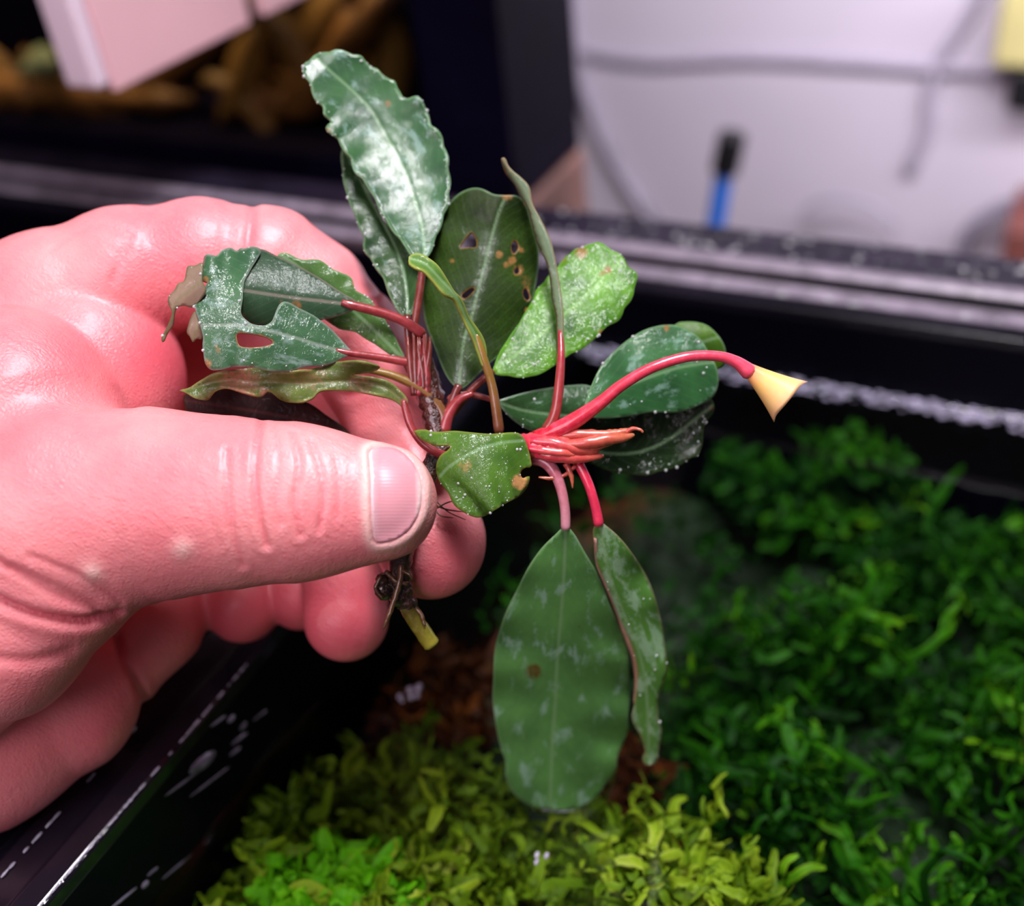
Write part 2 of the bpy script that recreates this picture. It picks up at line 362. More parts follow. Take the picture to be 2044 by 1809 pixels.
cR = ramp(nt, n1, [(.3, (.004, .0008, .0004)), (.5, (.09, .013, .002)), (.72, (.30, .05, .006))]); cG = ramp(nt, n1, [(.3, (.0006, .003, .0003)), (.75, (.004, .028, .001))])
sx = nd(nt, 'ShaderNodeSeparateXYZ'); nt.links.new(co, sx.inputs[0])
fx = ramp(nt, math_(nt, 'ADD', math_(nt, 'MULTIPLY', sx.outputs[0], 12.), math_(nt, 'ADD', n2, 1.15)), [(.38, (0, 0, 0)), (.62, (1, 1, 1))])
nt.links.new(mix(nt, fx, cR, cG), b.inputs['Base Color']); b.inputs['Roughness'].default_value = .7; nt.links.new(bump(nt, n1, .8, .004), b.inputs['Normal'])
nn = 110; xs = np.linspace(XL, XR, nn); ys = np.linspace(YF, YB, nn)
def ground(x, y):
    return -.062 - .012*np.sin(x*38+1)*np.sin(y*31) - .05*np.clip(x+.03, 0, .2) - .07*np.clip(y-.12, 0, .1) + .003*np.sin(x*160+y*70) + .002*np.sin(y*210-x*90)
V = [(x, y, ground(x, y)) for y in ys for x in xs]
Fc = [(j*nn+i, j*nn+i+1, (j+1)*nn+i+1, (j+1)*nn+i) for j in range(nn-1) for i in range(nn-1)]
sb = mesh('substrate', V, Fc, sub_m, None); prop(sb, 'dark red-brown and green substrate on the bottom of the front aquarium', 'substrate', kind='stuff')

def ribbons(seeds, length, width, curl, up, seg=7, branch=.6):
    """seeds: (x,y,z,tone). curling flat thallus strips, forked"""
    V = []; Fc = []; A = []
    stack = [(np.array(s[:3]), None, s[3], length*random.uniform(.6, 1.3), width*random.uniform(.6, 1.4), 0) for s in seeds]
    while stack:
        p, dr, tone, ln, wd, lv = stack.pop()
        if dr is None:
            a = random.uniform(0, 6.28); dr = np.array([math.cos(a), math.sin(a), random.uniform(0, up)]); dr /= np.linalg.norm(dr)
        ax = RNG.normal(size=3); ax -= dr*(ax@dr); ax /= np.linalg.norm(ax)
        bend = RNG.normal(size=3); st = ln/seg; base = len(V)
        for i in range(seg+1):
            w = wd*(.6+.5*math.sin(math.pi*i/seg))*(1 if i < seg else .65)
            nv = np.cross(dr, ax); nv /= np.linalg.norm(nv)+1e-9
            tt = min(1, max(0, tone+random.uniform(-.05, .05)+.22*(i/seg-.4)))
            V.append(p-ax*w); V.append(p+nv*w*.35); V.append(p+ax*w); A += [tt, tt*.8, tt]
            if i < seg:
                k = base+3*i; Fc.append((k, k+1, k+4, k+3)); Fc.append((k+1, k+2, k+5, k+4))
            if lv < 2 and 1 < i < seg-1 and random.random() < branch/seg*1.3:
                side = 1 if random.random() < .5 else -1
                stack.append((p.copy(), (dr+side*ax*.9)/np.linalg.norm(dr+side*ax*.9), tone+.05, ln*.55, wd*.75, lv+1))
            p = p+dr*st; bend = .8*bend+.55*RNG.normal(size=3)
            dr = dr+bend*curl*.5; dr[2] += up*.04; dr /= np.linalg.norm(dr); ax -= dr*(ax@dr); ax /= np.linalg.norm(ax)+1e-9
            if p[2] > WZ-.0012: p[2] = WZ-.0012; dr[2] = -abs(dr[2])*.3
    return V, Fc, A
def in_poly(x, y, poly):
    poly = np.asarray(poly, float); x = np.asarray(x, float); y = np.asarray(y, float); ins = np.zeros(x.shape, bool); n = len(poly); j = n-1
    for i in range(n):
        xi, yi = poly[i]; xj, yj = poly[j]
        c = ((yi > y) != (yj > y)); xx = (xj-xi)*(y-yi)/((yj-yi) if yj != yi else 1e-9)+xi
        ins ^= c & (x < xx); j = i
    return ins
def moss(name, label, polyz, z0, z1, n, material, length, width, curl, up, tone=(.2, .9), branch=.6, gap=.75, seg=7):
    # bed outline given on the water plane
    poly = [tuple(G(px, py, (z0+z1)/2)[:2]) for px, py in polyz]; pa = np.array(poly); lo = pa.min(0); hi = pa.max(0); seeds = []
    ph = RNG.uniform(0, 6, 4)
    while len(seeds) < n:
        x = random.uniform(lo[0], hi[0]); y = random.uniform(lo[1], hi[1])
        if not in_poly([x], [y], poly)[0] or x < XL+.002 or y > YB-.004: continue
        hgt = .5+.25*math.sin(x*170+ph[0])+.25*math.sin(y*150+ph[1]+x*60)
        pt = math.sin(x*260+ph[2]+2*math.sin(y*120))*math.sin(y*230+ph[3]+2*math.sin(x*140))
        if random.random() < gap*(1 if pt < -.1 else .15): continue
        q = random.random()
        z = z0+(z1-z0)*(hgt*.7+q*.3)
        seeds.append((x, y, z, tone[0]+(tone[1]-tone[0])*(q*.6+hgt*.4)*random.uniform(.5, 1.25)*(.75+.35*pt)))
    V, Fc, A = ribbons(seeds, length, width, curl, up, seg=seg, branch=branch)
    V = np.array(V); V[:, 0] = np.maximum(V[:, 0], XL+.0006); V[:, 1] = np.minimum(V[:, 1], YB-.0006)
    o = mesh(name, V, Fc, material, None, attrs={'tone': A}); prop(o, label, 'moss', kind='stuff'); return o
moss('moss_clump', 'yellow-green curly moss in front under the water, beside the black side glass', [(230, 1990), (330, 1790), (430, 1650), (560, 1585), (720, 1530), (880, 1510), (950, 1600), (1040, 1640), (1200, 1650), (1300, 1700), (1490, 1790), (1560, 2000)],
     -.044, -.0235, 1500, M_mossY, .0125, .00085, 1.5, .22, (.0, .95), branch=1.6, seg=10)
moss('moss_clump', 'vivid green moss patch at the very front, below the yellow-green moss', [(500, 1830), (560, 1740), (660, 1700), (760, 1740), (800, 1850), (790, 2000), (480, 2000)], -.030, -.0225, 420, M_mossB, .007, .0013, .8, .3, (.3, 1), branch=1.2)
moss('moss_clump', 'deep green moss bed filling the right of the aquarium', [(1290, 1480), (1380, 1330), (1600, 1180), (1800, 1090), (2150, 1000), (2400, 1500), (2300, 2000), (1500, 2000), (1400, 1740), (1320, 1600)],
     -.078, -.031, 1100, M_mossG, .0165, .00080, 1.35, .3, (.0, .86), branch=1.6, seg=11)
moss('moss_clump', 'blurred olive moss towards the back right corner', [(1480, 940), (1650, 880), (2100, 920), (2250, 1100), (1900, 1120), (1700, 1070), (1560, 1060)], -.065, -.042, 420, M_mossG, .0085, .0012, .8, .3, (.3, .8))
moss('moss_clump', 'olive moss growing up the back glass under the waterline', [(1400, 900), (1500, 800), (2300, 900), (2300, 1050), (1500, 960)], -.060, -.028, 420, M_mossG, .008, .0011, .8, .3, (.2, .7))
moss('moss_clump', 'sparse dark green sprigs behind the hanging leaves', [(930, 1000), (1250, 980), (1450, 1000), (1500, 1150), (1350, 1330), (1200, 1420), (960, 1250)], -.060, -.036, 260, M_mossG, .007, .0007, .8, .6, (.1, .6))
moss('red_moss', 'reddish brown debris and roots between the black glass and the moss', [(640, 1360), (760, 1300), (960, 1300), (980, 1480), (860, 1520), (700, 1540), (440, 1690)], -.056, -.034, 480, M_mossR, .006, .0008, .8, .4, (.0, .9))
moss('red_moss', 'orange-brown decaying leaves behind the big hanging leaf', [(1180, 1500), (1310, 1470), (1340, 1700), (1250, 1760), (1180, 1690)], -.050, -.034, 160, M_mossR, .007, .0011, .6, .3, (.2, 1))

# bubbles afloat
M_bub, nt, b = mat('bubble'); b.inputs['Base Color'].default_value = (.72, .66, .85, 1); b.inputs['Roughness'].default_value = .12; b.inputs['Transmission Weight'].default_value = .35; b.inputs['IOR'].default_value = 1.2
nt.links.new(ramp(nt, noise(nt, obj_co(nt), 900, 2), [(.3, (.5, .44, .62)), (.7, (.9, .85, .98))]), b.inputs['Base Color'])
def ball(name, c, r, m, parent=None, sc=(1, 1, 1), seg=14):
    V = []; Fc = []; R_ = seg//2
    for i in range(R_+1):
        th = math.pi*i/R_
        for j in range(seg): a = 2*math.pi*j/seg; V.append((c[0]+r*sc[0]*math.sin(th)*math.cos(a), c[1]+r*sc[1]*math.sin(th)*math.sin(a), c[2]+r*sc[2]*math.cos(th)))
    for i in range(R_):
        for j in range(seg): k = (j+1) % seg; Fc.append((i*seg+j, (i+1)*seg+j, (i+1)*seg+k, i*seg+k))
    return mesh(name, V, Fc, m, parent)
for (px, py, r), lb in zip([(799, 1391, 7), (819, 1378, 8.5), (836, 1373, 9), (821, 1392, 7), (833, 1389, 7), (803, 1400, 4)],
        ['leftmost bubble of the small cluster', 'upper left bubble in the cluster of five', 'uppermost bubble of the small cluster', 'lower middle bubble of the small cluster', 'lower right bubble of the small cluster', 'tiniest bubble under the leftmost bubble']):
    c = G(px, py, WZ); d = .19; o = ball('bubble', c, r*d/F, M_bub, None, (.8, 1, 1)); prop(o, lb+' floating on the water below the fingertips', 'bubble', 'bubbles floating below the fingertips')
for (px, py, r), lb in zip([(1072, 1707, 6.5), (1091, 1709, 6.5), (1071, 1721, 6)], ['upper left bubble of the three', 'right-hand bubble of the three', 'lower left bubble of the three']):
    c = G(px, py, WZ); o = ball('bubble', c, r*.165/F, M_bub, None, (.7, 1.2, 1)); prop(o, lb+' floating below the tip of the big leaf', 'bubble', 'bubbles floating below the big leaf')

# ------------------------------------------------------------------ things behind the rim
rt = empty('rear_aquarium', (-.4, .4, -.045), label='dark second aquarium with brown plants, on a wooden stand behind the rim', cat='aquarium')
c0 = G(1035, 418, -.045); XRr, YFr = float(c0[0]), float(c0[1]); c1 = G(1134, 292, -.045); YBr = float(c1[1])
box('base_frame', (XRr-.62, XRr, YFr, YBr, -.045, -.030), M_navy, rt, .002)
box('back_panel', (XRr-.62, XRr, YBr-.006, YBr, -.030, .35), M_navy, rt)
box('side_panel', (XRr-.006, XRr, YFr, YBr-.006, -.030, .35), M_navy, rt)
box('side_panel', (XRr-.62, XRr-.614, YFr, YBr-.006, -.030, .35), M_navy, rt)
box('corner_post', (XRr-.034, XRr-.006, YFr, YFr+.012, -.030, .35), M_navy, rt)
gm, nt, b = mat('clear_glass'); t = nd(nt, 'ShaderNodeBsdfTransparent'); t.inputs[0].default_value = (.85, .85, .8, 1); g = nd(nt, 'ShaderNodeBsdfGlossy'); g.inputs['Roughness'].default_value = .02
x = nd(nt, 'ShaderNodeMixShader'); x.inputs[0].default_value = .05; nt.links.new(t.outputs[0], x.inputs[1]); nt.links.new(g.outputs[0], x.inputs[2]); nt.links.new(x.outputs[0], nt.nodes['Material Output'].inputs[0])
box('added_lamp_shield', (XRr-.614, XRr-.006, YFr-.003, YBr-.006, .335, .35), M_navy, rt); box('added_lamp_shield_front', (XRr-.614, XRr-.006, YFr-.004, YFr-.001, .10, .35), M_navy, rt)  # added shields keeping the rear fill out of the water's reflection
box('front_glass', (XRr-.614, XRr-.034, YFr, YFr+.005, -.030, .35), gm, rt)
o = box('wooden_stand', (XRr-.66, XRr+.001, YFr-.002, YBr+.002, -.6, -.045), M_wood, None, .003); prop(o, 'brown wooden stand carrying the dark rear aquarium', 'stand')
o = box('cabinet', (-.67, .36, -.20, .262, -.6, -.258), M_navy, None, .003); prop(o, 'black cabinet under the front aquarium', 'cabinet')
def drift(name, pts, r, label):
    c = catmull(pts, 10); rr = r*(1-.5*np.linspace(0, 1, len(c)))*(1+.25*np.sin(np.linspace(0, 19, len(c)))); V, Fc = tube_geo(c, rr, 12, .12)
    o = mesh(name, V, Fc, M_drift); prop(o, label, 'driftwood'); return o
def Pt(px, py, y):
    p = Pw(px, py, yb+(y-yb)*.55); p[2] = max(p[2], -.022); return p
def Pw(px, py, y):  # point on the pixel's sight line at world depth y
    r = ROT @ np.array([(px-CX)/F, (py-CY)/F, 1.]); return r*(y/r[1])+ORG
yb = YFr+.014
drift('driftwood', [Pt(-60, 330, yb), Pt(80, 220, yb+.01), Pt(260, 190, yb+.02), Pt(420, 60, yb+.03), Pt(560, -60, yb+.03)], .010, 'brown driftwood branch rising to the right in the rear aquarium')
drift('driftwood', [Pt(560, 330, yb+.03), Pt(600, 200, yb+.03), Pt(690, 90, yb+.02), Pt(800, -40, yb+.03)], .011, 'olive brown driftwood branch behind the tallest leaf')
drift('driftwood', [Pt(100, 340, yb), Pt(150, 290, yb+.01), Pt(330, 300, yb+.01), Pt(400, 230, yb+.02)], .007, 'low crooked piece of driftwood near the rim at the left')
def far_leaf(px, py, y, ln, wd, ang, m, label):
    c = Pt(px, py, y); V = []; Fc = []
    for i in range(9):
        t = i/8; w = wd*math.sin(math.pi*(.08+.84*t))
        for s in (-1, 0, 1):
            lx = (t-.5)*ln; V.append((c[0]+lx*math.cos(ang)-s*w*math.sin(ang), c[1]+.006*abs(s)-.02*(t-.5)**2, c[2]+lx*math.sin(ang)+s*w*math.cos(ang)))
    for i in range(8):
        for j in range(2): k = i*3+j; Fc.append((k, k+1, k+4, k+3))
    o = mesh('brown_plant_leaf', V, Fc, m); s = o.modifiers.new('s', 'SOLIDIFY'); s.thickness = .0008; prop(o, label, 'leaf', 'leaves in the rear aquarium')
for i, (px, py, ln, wd, an) in enumerate([(40, 260, .05, .010, 1.9), (110, 300, .04, .008, 1.2), (320, 220, .045, .009, 1.7), (290, 320, .03, .008, .6), (480, 150, .05, .010, .9), (560, 90, .05, .011, 2.2), (640, 60, .05, .012, .7), (760, 120, .05, .011, 1.4), (500, 280, .04, .008, 2.4), (210, 240, .035, .007, 2.6)]):
    far_leaf(px, py, yb+.006+.008*(i % 4), ln, wd, an, M_brownleaf, ['blurred brown leaf low at the left edge', 'blurred brown leaf just above the left rim', 'upright brown leaf right of the cream panel corner', 'small brown leaf close over the rim, below the panel', 'slanting brown leaf in the middle of the rear aquarium', 'brown leaf tilting left under the panel end', 'olive brown leaf left of the tallest leaf', 'dark leaf right behind the tallest leaf', 'low brown leaf left of the tallest leaf', 'brown leaf directly below the cream panel corner'][i]+', in the rear aquarium')
far_leaf(80, 135, yb, .026, .008, .2, M_greyleaf, 'blurred grey-green leaf left of the cream panel, in the rear aquarium')
# added fill that brightens the rear tank interior
area('rear_tank_fill', (-.40, YFr+.032, .30), (-.38, YFr+.035, 0), .04, .30, 1.6, (1, .75, .45))
# cream panel, runs away from the camera above the left
pn = empty('hanging_panel', (-.232, .26, .045), label='cream pink plastic panel hanging at the upper left, its lower corner pointing down', cat='panel')
box('side_plate', (-.2285, -.224, .2045, .262, .0445, .17), M_cream, pn, .0008)
box('side_plate', (-.2285, -.224, .2695, .36, .0445, .17), M_cream, pn, .0008)
box('front_edge', (-.236, -.2245, .1995, .2045, .0465, .17), M_creamlit, pn, .0015)
box('core_board', (-.236, -.2290, .2046, .36, .050, .17), plain('dark_cream', (.25, .14, .15), .5), pn)
# dark cupboard added out of view, keeps the bright wall out of the water
o = box('reflection_blocker', (-.16, 1.0, .445, .72, .20, 1.3), M_navy, None, .003); prop(o, 'dark wall cupboard added out of view to cut reflections in the water', 'blocker')
# wall cables etc.
YW = .715
def cable(name, pts, r, m, lb):
    o = wtube(name, [Pw(px, py, y) for px, py, y in pts], r, m); prop(o, lb, 'cable'); return o
cable('cable', [(1112, 40, .70), (1130, 110, YW), (1170, 210, YW), (1215, 300, YW), (1260, 380, YW), (1330, 470, YW)], .0034, M_cable, 'grey cable curving down the left side of the white wall')
cable('cable', [(1140, -60, YW), (1150, 110, YW), (1195, 260, YW), (1240, 350, YW), (1300, 440, YW)], .0042, M_pcable, 'pale flat cable left of the darker grey cable on the white wall')
cable('cable', [(1130, 100, YW), (1300, 122, YW), (1500, 116, YW), (1700, 126, YW), (1860, 136, YW), (2060, 145, YW)], .0034, M_pcable, 'pale cable running level across the white wall')
cable('cable', [(1985, -60, YW), (1930, 40, YW), (1875, 125, YW), (1855, 190, YW), (1850, 260, YW), (1815, 345, YW)], .0036, M_pcable, 'pale cable hanging down from the top right of the white wall')
cable('cable', [(1920, 520, YW-.02), (1930, 470, YW-.02), (1975, 430, YW-.02), (2060, 400, YW-.02), (2150, 400, YW-.02)], .0042, M_cable, 'looped grey cable near the lower right of the white wall')
cable('cable', [(1600, 430, YW-.02), (1630, 405, YW-.02), (1680, 395, YW-.02), (1740, 410, YW-.02), (1790, 450, YW-.02)], .0020, M_pcable, 'thin pale loop of cable low on the white wall')
yb2 = .50
br = empty('algae_brush', tuple(Pw(1425, 460, yb2)), label='slim blue-handled tool with black tip leaning behind the back rim', cat='brush')
V, Fc = tube_geo(catmull([Pw(1412, 560, yb2), Pw(1430, 440, yb2), Pw(1438, 390, yb2), Pw(1446, 340, yb2)], 8), np.full(25, .0046), 14); mesh('handle', V, Fc, M_blue, br)
c = catmull([Pw(1445, 345, yb2), Pw(1452, 315, yb2), Pw(1460, 280, yb2), Pw(1463, 266, yb2)], 8); rr = np.array([.0048]+[.0068]*22+[.0056, .0036]); V, Fc = tube_geo(c, rr, 14); mesh('black_tip', V, Fc, M_dark, br)
pg = empty('power_adapter', tuple(Pw(2040, 130, YW)), label='yellow and black power adapter at the right edge of the white wall', cat='adapter')
for nm, (a, b_, c_, d_), m in (('housing', (2022, 130, 2090, 215), M_dark), ('sleeve', (2008, -40, 2080, 128), M_yellow)):
    p0 = Pw(a, b_, YW-.02); p1 = Pw(c_, d_, YW-.02); box(nm, (p0[0], p1[0], YW-.03, YW, min(p0[2], p1[2]), max(p0[2], p1[2])), m, pg, .003)
p0 = Pw(2015, 430, YW-.05); p1 = Pw(2120, 700, YW-.05); o = box('wooden_post', (p0[0], p1[0], YW-.07, YW-.005, -.6, p0[2]), M_redbrown, None, .002); prop(o, 'red-brown wooden post at the right edge behind the rim', 'post')

# ------------------------------------------------------------------ the hand: one continuous surface from a distance field
VX = .42   # grid step, mm
def hand_field():
    groups = {
     'thumb': (4.0, [  # px, py, depth mm, radius px, flatten
        [(752, 1004, 137.5, 121), (640, 1003, 138, 143), (560, 1003, 138.5, 158), (430, 1004, 140, 172), (300, 1008, 141.5, 190), (120, 1035, 143, 232), (-120, 1060, 146, 300), (-420, 1040, 152, 360)],
        [(80, 1175, 142, 172), (-20, 1250, 143.5, 190), (-160, 1290, 147, 232), (-420, 1200, 154, 330)],
        [(10, 860, 149.5, 250), (-160, 900, 153, 300)]], .86),
     'index': (3.0, [[(-160, 730, 162, 215), (-50, 690, 160, 188), (100, 622, 159.5, 158), (250, 557, 160, 140), (400, 522, 161, 122), (540, 532, 162, 114), (620, 590, 163, 113), (698, 680, 163, 108), (752, 765, 162, 100), (788, 850, 160, 96), (828, 960, 157.5, 101), (860, 1078, 155.3, 105), (860, 1092, 155.3, 104)]], .88),
     'pad': (3.0, [[(150, 762, 158.5, 218), (20, 800, 161, 235), (-200, 950, 160, 290)]], .78),
     'palm': (5.0, [[(120, 800, 168, 190), (20, 800, 169, 235), (-200, 950, 167, 300)], [(-100, 800, 170, 210), (-140, 1250, 168, 205)], [(-420, 1050, 158, 370), (-800, 1120, 166, 355), (-1150, 1160, 172, 350)]], .86),
     'middle': (3.0, [[(60, 760, 172, 140), (330, 690, 177, 115), (580, 670, 179, 105), (680, 740, 177, 101), (712, 830, 175, 100), (712, 980, 171, 96), (692, 1140, 167.5, 86), (691, 1236, 165, 84)]], .95),
     'ring': (3.0, [[(60, 930, 176, 130), (330, 840, 182, 105), (540, 860, 184, 95), (600, 960, 181, 86), (600, 1100, 177, 76), (600, 1188, 173.5, 70)]], .95),
     'little': (3.0, [[(238, 1318, 166, 98), (300, 1240, 168.5, 104), (322, 1130, 172, 96), (370, 1010, 178, 88), (440, 980, 180, 86), (484, 1090, 177, 84), (484, 1203, 173, 80)]], .95),
     'heel': (4.0, [[(106, 1388, 161, 172), (-50, 1445, 158.5, 214), (-250, 1420, 160, 270), (-500, 1250, 160, 330)]], .72)}
    lo = np.array([-112., -34., 118.]); hi = np.array([0., 60., 192.])
    lo = np.array([-175., -40., 116.]); hi = np.array([2., 66., 204.])
    ax = [np.arange(lo[i], hi[i], VX) for i in range(3)]; shp = tuple(len(a) for a in ax)
    Ftot = None
    for gname, (k, chains, q) in groups.items():
        Fg = np.full(shp, 9., np.float32)
        for ch in chains:
            pts = [(np.array([(px-CX)/F*d, (py-CY)/F*d, d]), r*d/F) for px, py, d, r in ch]
            for (a, ra), (b, rb) in zip(pts[:-1], pts[1:]):
                m = max(ra, rb)+9; sl = []
                for i in range(3):
                    l = min(a[i], b[i])-m; h = max(a[i], b[i])+m
                    sl.append(slice(max(0, int((l-lo[i])/VX)), max(0, min(shp[i], int((h-lo[i])/VX)+1))))
                sl = tuple(sl)
                if any(s.stop <= s.start for s in sl): continue
                X, Y, Z = np.meshgrid(*[ax[i][sl[i]].astype(np.float32) for i in range(3)], indexing='ij', sparse=True)
                ab = b-a; ab2 = (ab[0]**2+ab[1]**2+ab[2]**2)
                t = np.clip(((X-a[0])*ab[0]+(Y-a[1])*ab[1]+(Z-a[2])*ab[2])/ab2, 0, 1)
                dd = np.sqrt((X-a[0]-t*ab[0])**2+(Y-a[1]-t*ab[1])**2+((Z-a[2]-t*ab[2])/q)**2)-(ra+(rb-ra)*t)
                cur = Fg[sl]; h = np.clip(.5+.5*(cur-dd)/k, 0, 1); Fg[sl] = cur*(1-h)+dd*h-k*h*(1-h)*.5
        if Ftot is None: Ftot = Fg
        else:
            kk = .8; h = np.clip(.5+.5*(Ftot-Fg)/kk, 0, 1); Ftot = Ftot*(1-h)+Fg*h-kk*h*(1-h)
    return Ftot, lo
def surface_nets(Fd, lo):
    S = Fd < 0; c = [S[i:S.shape[0]-1+i, j:S.shape[1]-1+j, k:S.shape[2]-1+k] for i in (0, 1) for j in (0, 1) for k in (0, 1)]
    cnt = sum(x.astype(np.int8) for x in c); act = (cnt > 0) & (cnt < 8)
    idx = np.full(act.shape, -1, np.int64); I = np.argwhere(act); idx[act] = np.arange(len(I))
    pos = np.zeros((len(I), 3)); wn = np.zeros(len(I))
    cor = [(i, j, k) for i in (0, 1) for j in (0, 1) for k in (0, 1)]
    val = {cc: Fd[I[:, 0]+cc[0], I[:, 1]+cc[1], I[:, 2]+cc[2]] for cc in cor}
    for a in cor:
        for d in range(3):
            if a[d]: continue
            b = list(a); b[d] = 1; b = tuple(b); va, vb = val[a], val[b]; m = (va < 0) != (vb < 0)
            t = np.where(m, va/np.where(va == vb, 1, va-vb), 0); p = np.tile(np.array(a, float), (len(I), 1)); p[:, d] = t
            pos += p*m[:, None]; wn += m
    pos = pos/wn[:, None]+I; V = lo+pos*VX; Fc = []
    for d in range(3):
        e1, e2 = [x for x in range(3) if x != d]
        s0 = [slice(1, -1)]*3; s0[d] = slice(0, -1); s1 = list(s0); s1[d] = slice(1, None)
        A = S[tuple(s0)]; B = S[tuple(s1)]; ed = np.argwhere(A != B); sg = A[A != B]
        e = ed.copy(); off = np.ones(3, int); off[d] = 0; e = e+off
        def cell(o1, o2):
            q = e.copy(); q[:, e1] -= o1; q[:, e2] -= o2; return idx[q[:, 0], q[:, 1], q[:, 2]]
        q = np.stack([cell(1, 1), cell(0, 1), cell(0, 0), cell(1, 0)], 1)
        flip = sg if d != 1 else ~sg
        q = np.where(flip[:, None], q, q[:, ::-1]); Fc.append(q)
    return V, np.vstack(Fc)
Fd, lo = hand_field()
# keep the sheet closed at the far end of the forearm
Fd[0] = 5; Fd[-1] = 5; Fd[:, 0] = 5; Fd[:, -1] = 5; Fd[:, :, 0] = 5; Fd[:, :, -1] = 5
HV, HF = surface_nets(Fd, lo)
gr = np.gradient(Fd); gi = np.clip(((HV-lo)/VX).round().astype(int), 0, np.array(Fd.shape)-1); HN = np.stack([g[gi[:, 0], gi[:, 1], gi[:, 2]] for g in gr], 1); HN /= np.linalg.norm(HN, axis=1)[:, None]+1e-9
hx = HV[:, 0]/HV[:, 2]*F+CX; hy = HV[:, 1]/HV[:, 2]*F+CY; hz = HV[:, 2]
front = np.clip(-HN[:, 2]*2+.3, 0, 1)
def dist_poly(x, y, pts, sub=8):
    c = catmull(pts, sub) if len(pts) > 2 else np.array(pts, float); best = np.full(x.shape, 1e9)
    for (a, b) in zip(c[:-1], c[1:]):
        ab = b[:2]-a[:2]; t = np.clip(((x-a[0])*ab[0]+(y-a[1])*ab[1])/(ab@ab+1e-9), 0, 1); best = np.minimum(best, np.hypot(x-a[0]-t*ab[0], y-a[1]-t*ab[1]))
    return best
disp = np.zeros(len(HV)); red = np.zeros(len(HV)); pale = np.zeros(len(HV))
thumbm = (hz < 146) & (hx < 900); 
CRE = [ # pts, depth mm, sigma px, redness, region mask
 ([(522, 835), (512, 900), (508, 960), (516, 1030), (532, 1090)], .42, 6, .5, thumbm), ([(548, 850), (556, 930), (552, 1000), (560, 1050)], .16, 4, .2, thumbm),
 ([(585, 865), (598, 930), (588, 1000), (600, 1070)], .30, 5, .4, thumbm), ([(622, 880), (640, 940), (646, 1000), (636, 1060)], .22, 5, .3, thumbm), ([(668, 900), (676, 960), (672, 1040)], .14, 4, .2, thumbm),
 ([(452, 900), (456, 1000), (466, 1070), (484, 1130)], .28, 6, .3, thumbm), ([(400, 960), (420, 1040), (440, 1090)], .12, 5, .1, thumbm),
 ([(-40, 1180), (60, 1225), (160, 1240), (235, 1226)], .8, 9, .7, hz < 150), ([(-40, 1100), (60, 1160), (140, 1200), (200, 1222)], .3, 8, .2, hz < 150), ([(-40, 1310), (60, 1320), (140, 1300)], .25, 12, .2, hz < 150),
 ([(20, 1130), (100, 1165), (190, 1210)], .2, 6, .1, hz < 150), ([(60, 1110), (160, 1150), (240, 1200)], .18, 6, .1, hz < 150),
 ([(506, 395), (503, 430), (496, 480), (494, 520)], .34, 10, .35, hz > 148), ([(250, 495), (238, 520), (225, 560)], .12, 9, .2, hz > 145), ([(800, 530), (780, 560), (740, 600)], .3, 7, .6, hz > 148),
 ([(234, 1270), (248, 1320), (272, 1360), (292, 1412), (296, 1440)], .7, 7, .35, hz > 146), ([(690, 790), (760, 775), (840, 800)], .35, 7, .6, hz > 148), ([(260, 470), (190, 455), (100, 500)], .12, 8, .1, hz > 140),
]
for pts, dp, sg, rd, mk in CRE:
    g = np.exp(-(dist_poly(hx, hy, pts)/sg)**2)*mk*front; disp -= g*dp*1.25; red += g*rd
    g2 = np.exp(-((dist_poly(hx, hy, pts)-sg*2.4)/(sg*1.6))**2)*mk*front; disp += g2*dp*.28
# nail
NAIL = [(738, 903), (760, 894), (792, 898), (820, 920), (837, 952), (841, 985), (835, 1025), (815, 1058), (785, 1078), (752, 1082), (744, 1060), (741, 1010), (740, 960), (738, 925)]
nc = catmull(NAIL, 5, True); dn = dist_poly(hx, hy, np.vstack([nc, nc[0]]).tolist(), 1); ins = in_poly(hx, hy, nc)
sdn = np.where(ins, -dn, dn); tm = thumbm*front
disp -= tm*.62*np.clip(-sdn/7+.2, 0, 1); disp += tm*.36*np.exp(-((sdn-9)/9)**2); pale += tm*.9*np.exp(-((sdn-10)/12)**2); red += tm*.35*np.exp(-((hx-715)/10)**2)*(hy > 880)*(hy < 1100)*.5
# skin tone: fingertips and folds redder; red in the palm hollow paints its shade
for (x, y, r, a, lohi) in [(900, 1100, 90, .55, (148, 175)), (690, 1275, 90, .95, (158, 200)), (600, 1220, 80, .9, (160, 200)), (480, 1240, 110, .9, (160, 200)), (320, 680, 70, .35, (140, 180)), (290, 720, 60, .5, (140, 180)), (340, 1240, 110, .45, (155, 200)), (250, 560, 60, .25, (140, 180)), (500, 470, 60, .25, (148, 180)),
                        (150, 690, 60, .2, (130, 160)), (720, 1180, 60, .5, (155, 190)), (330, 950, 120, -.1, (130, 160)), (460, 650, 120, .35, (150, 200)), (400, 780, 90, .9, (150, 200)), (660, 820, 80, .35, (160, 200)), (30, 900, 60, .15, (130, 160)), (100, 1480, 130, .2, (145, 180)), (230, 1400, 60, .25, (145, 180)), (860, 1180, 70, .45, (148, 175))]:
    red += a*np.exp(-(((hx-x)**2+(hy-y)**2)/r**2))*(hz > lohi[0])*(hz < lohi[1])
for (x, y, r, a) in [(365, 1095, 22, .9), (185, 1143, 20, .9)]:   # two pale spots
    g = np.exp(-(((hx-x)**2+(hy-y)**2)/r**2))*thumbm*front; pale += a*g; disp += .25*g
ridge = np.clip((hz-150)/3, 0, 1)*(hx > 560)
HV2 = HV+HN*disp[:, None]
hand_w = cam2w(HV2/1000.)
hroot = empty('hand', tuple(P(-100, 1000, .16)), label='left hand reaching in from the left, pinching the plant between thumb and index finger', cat='hand')
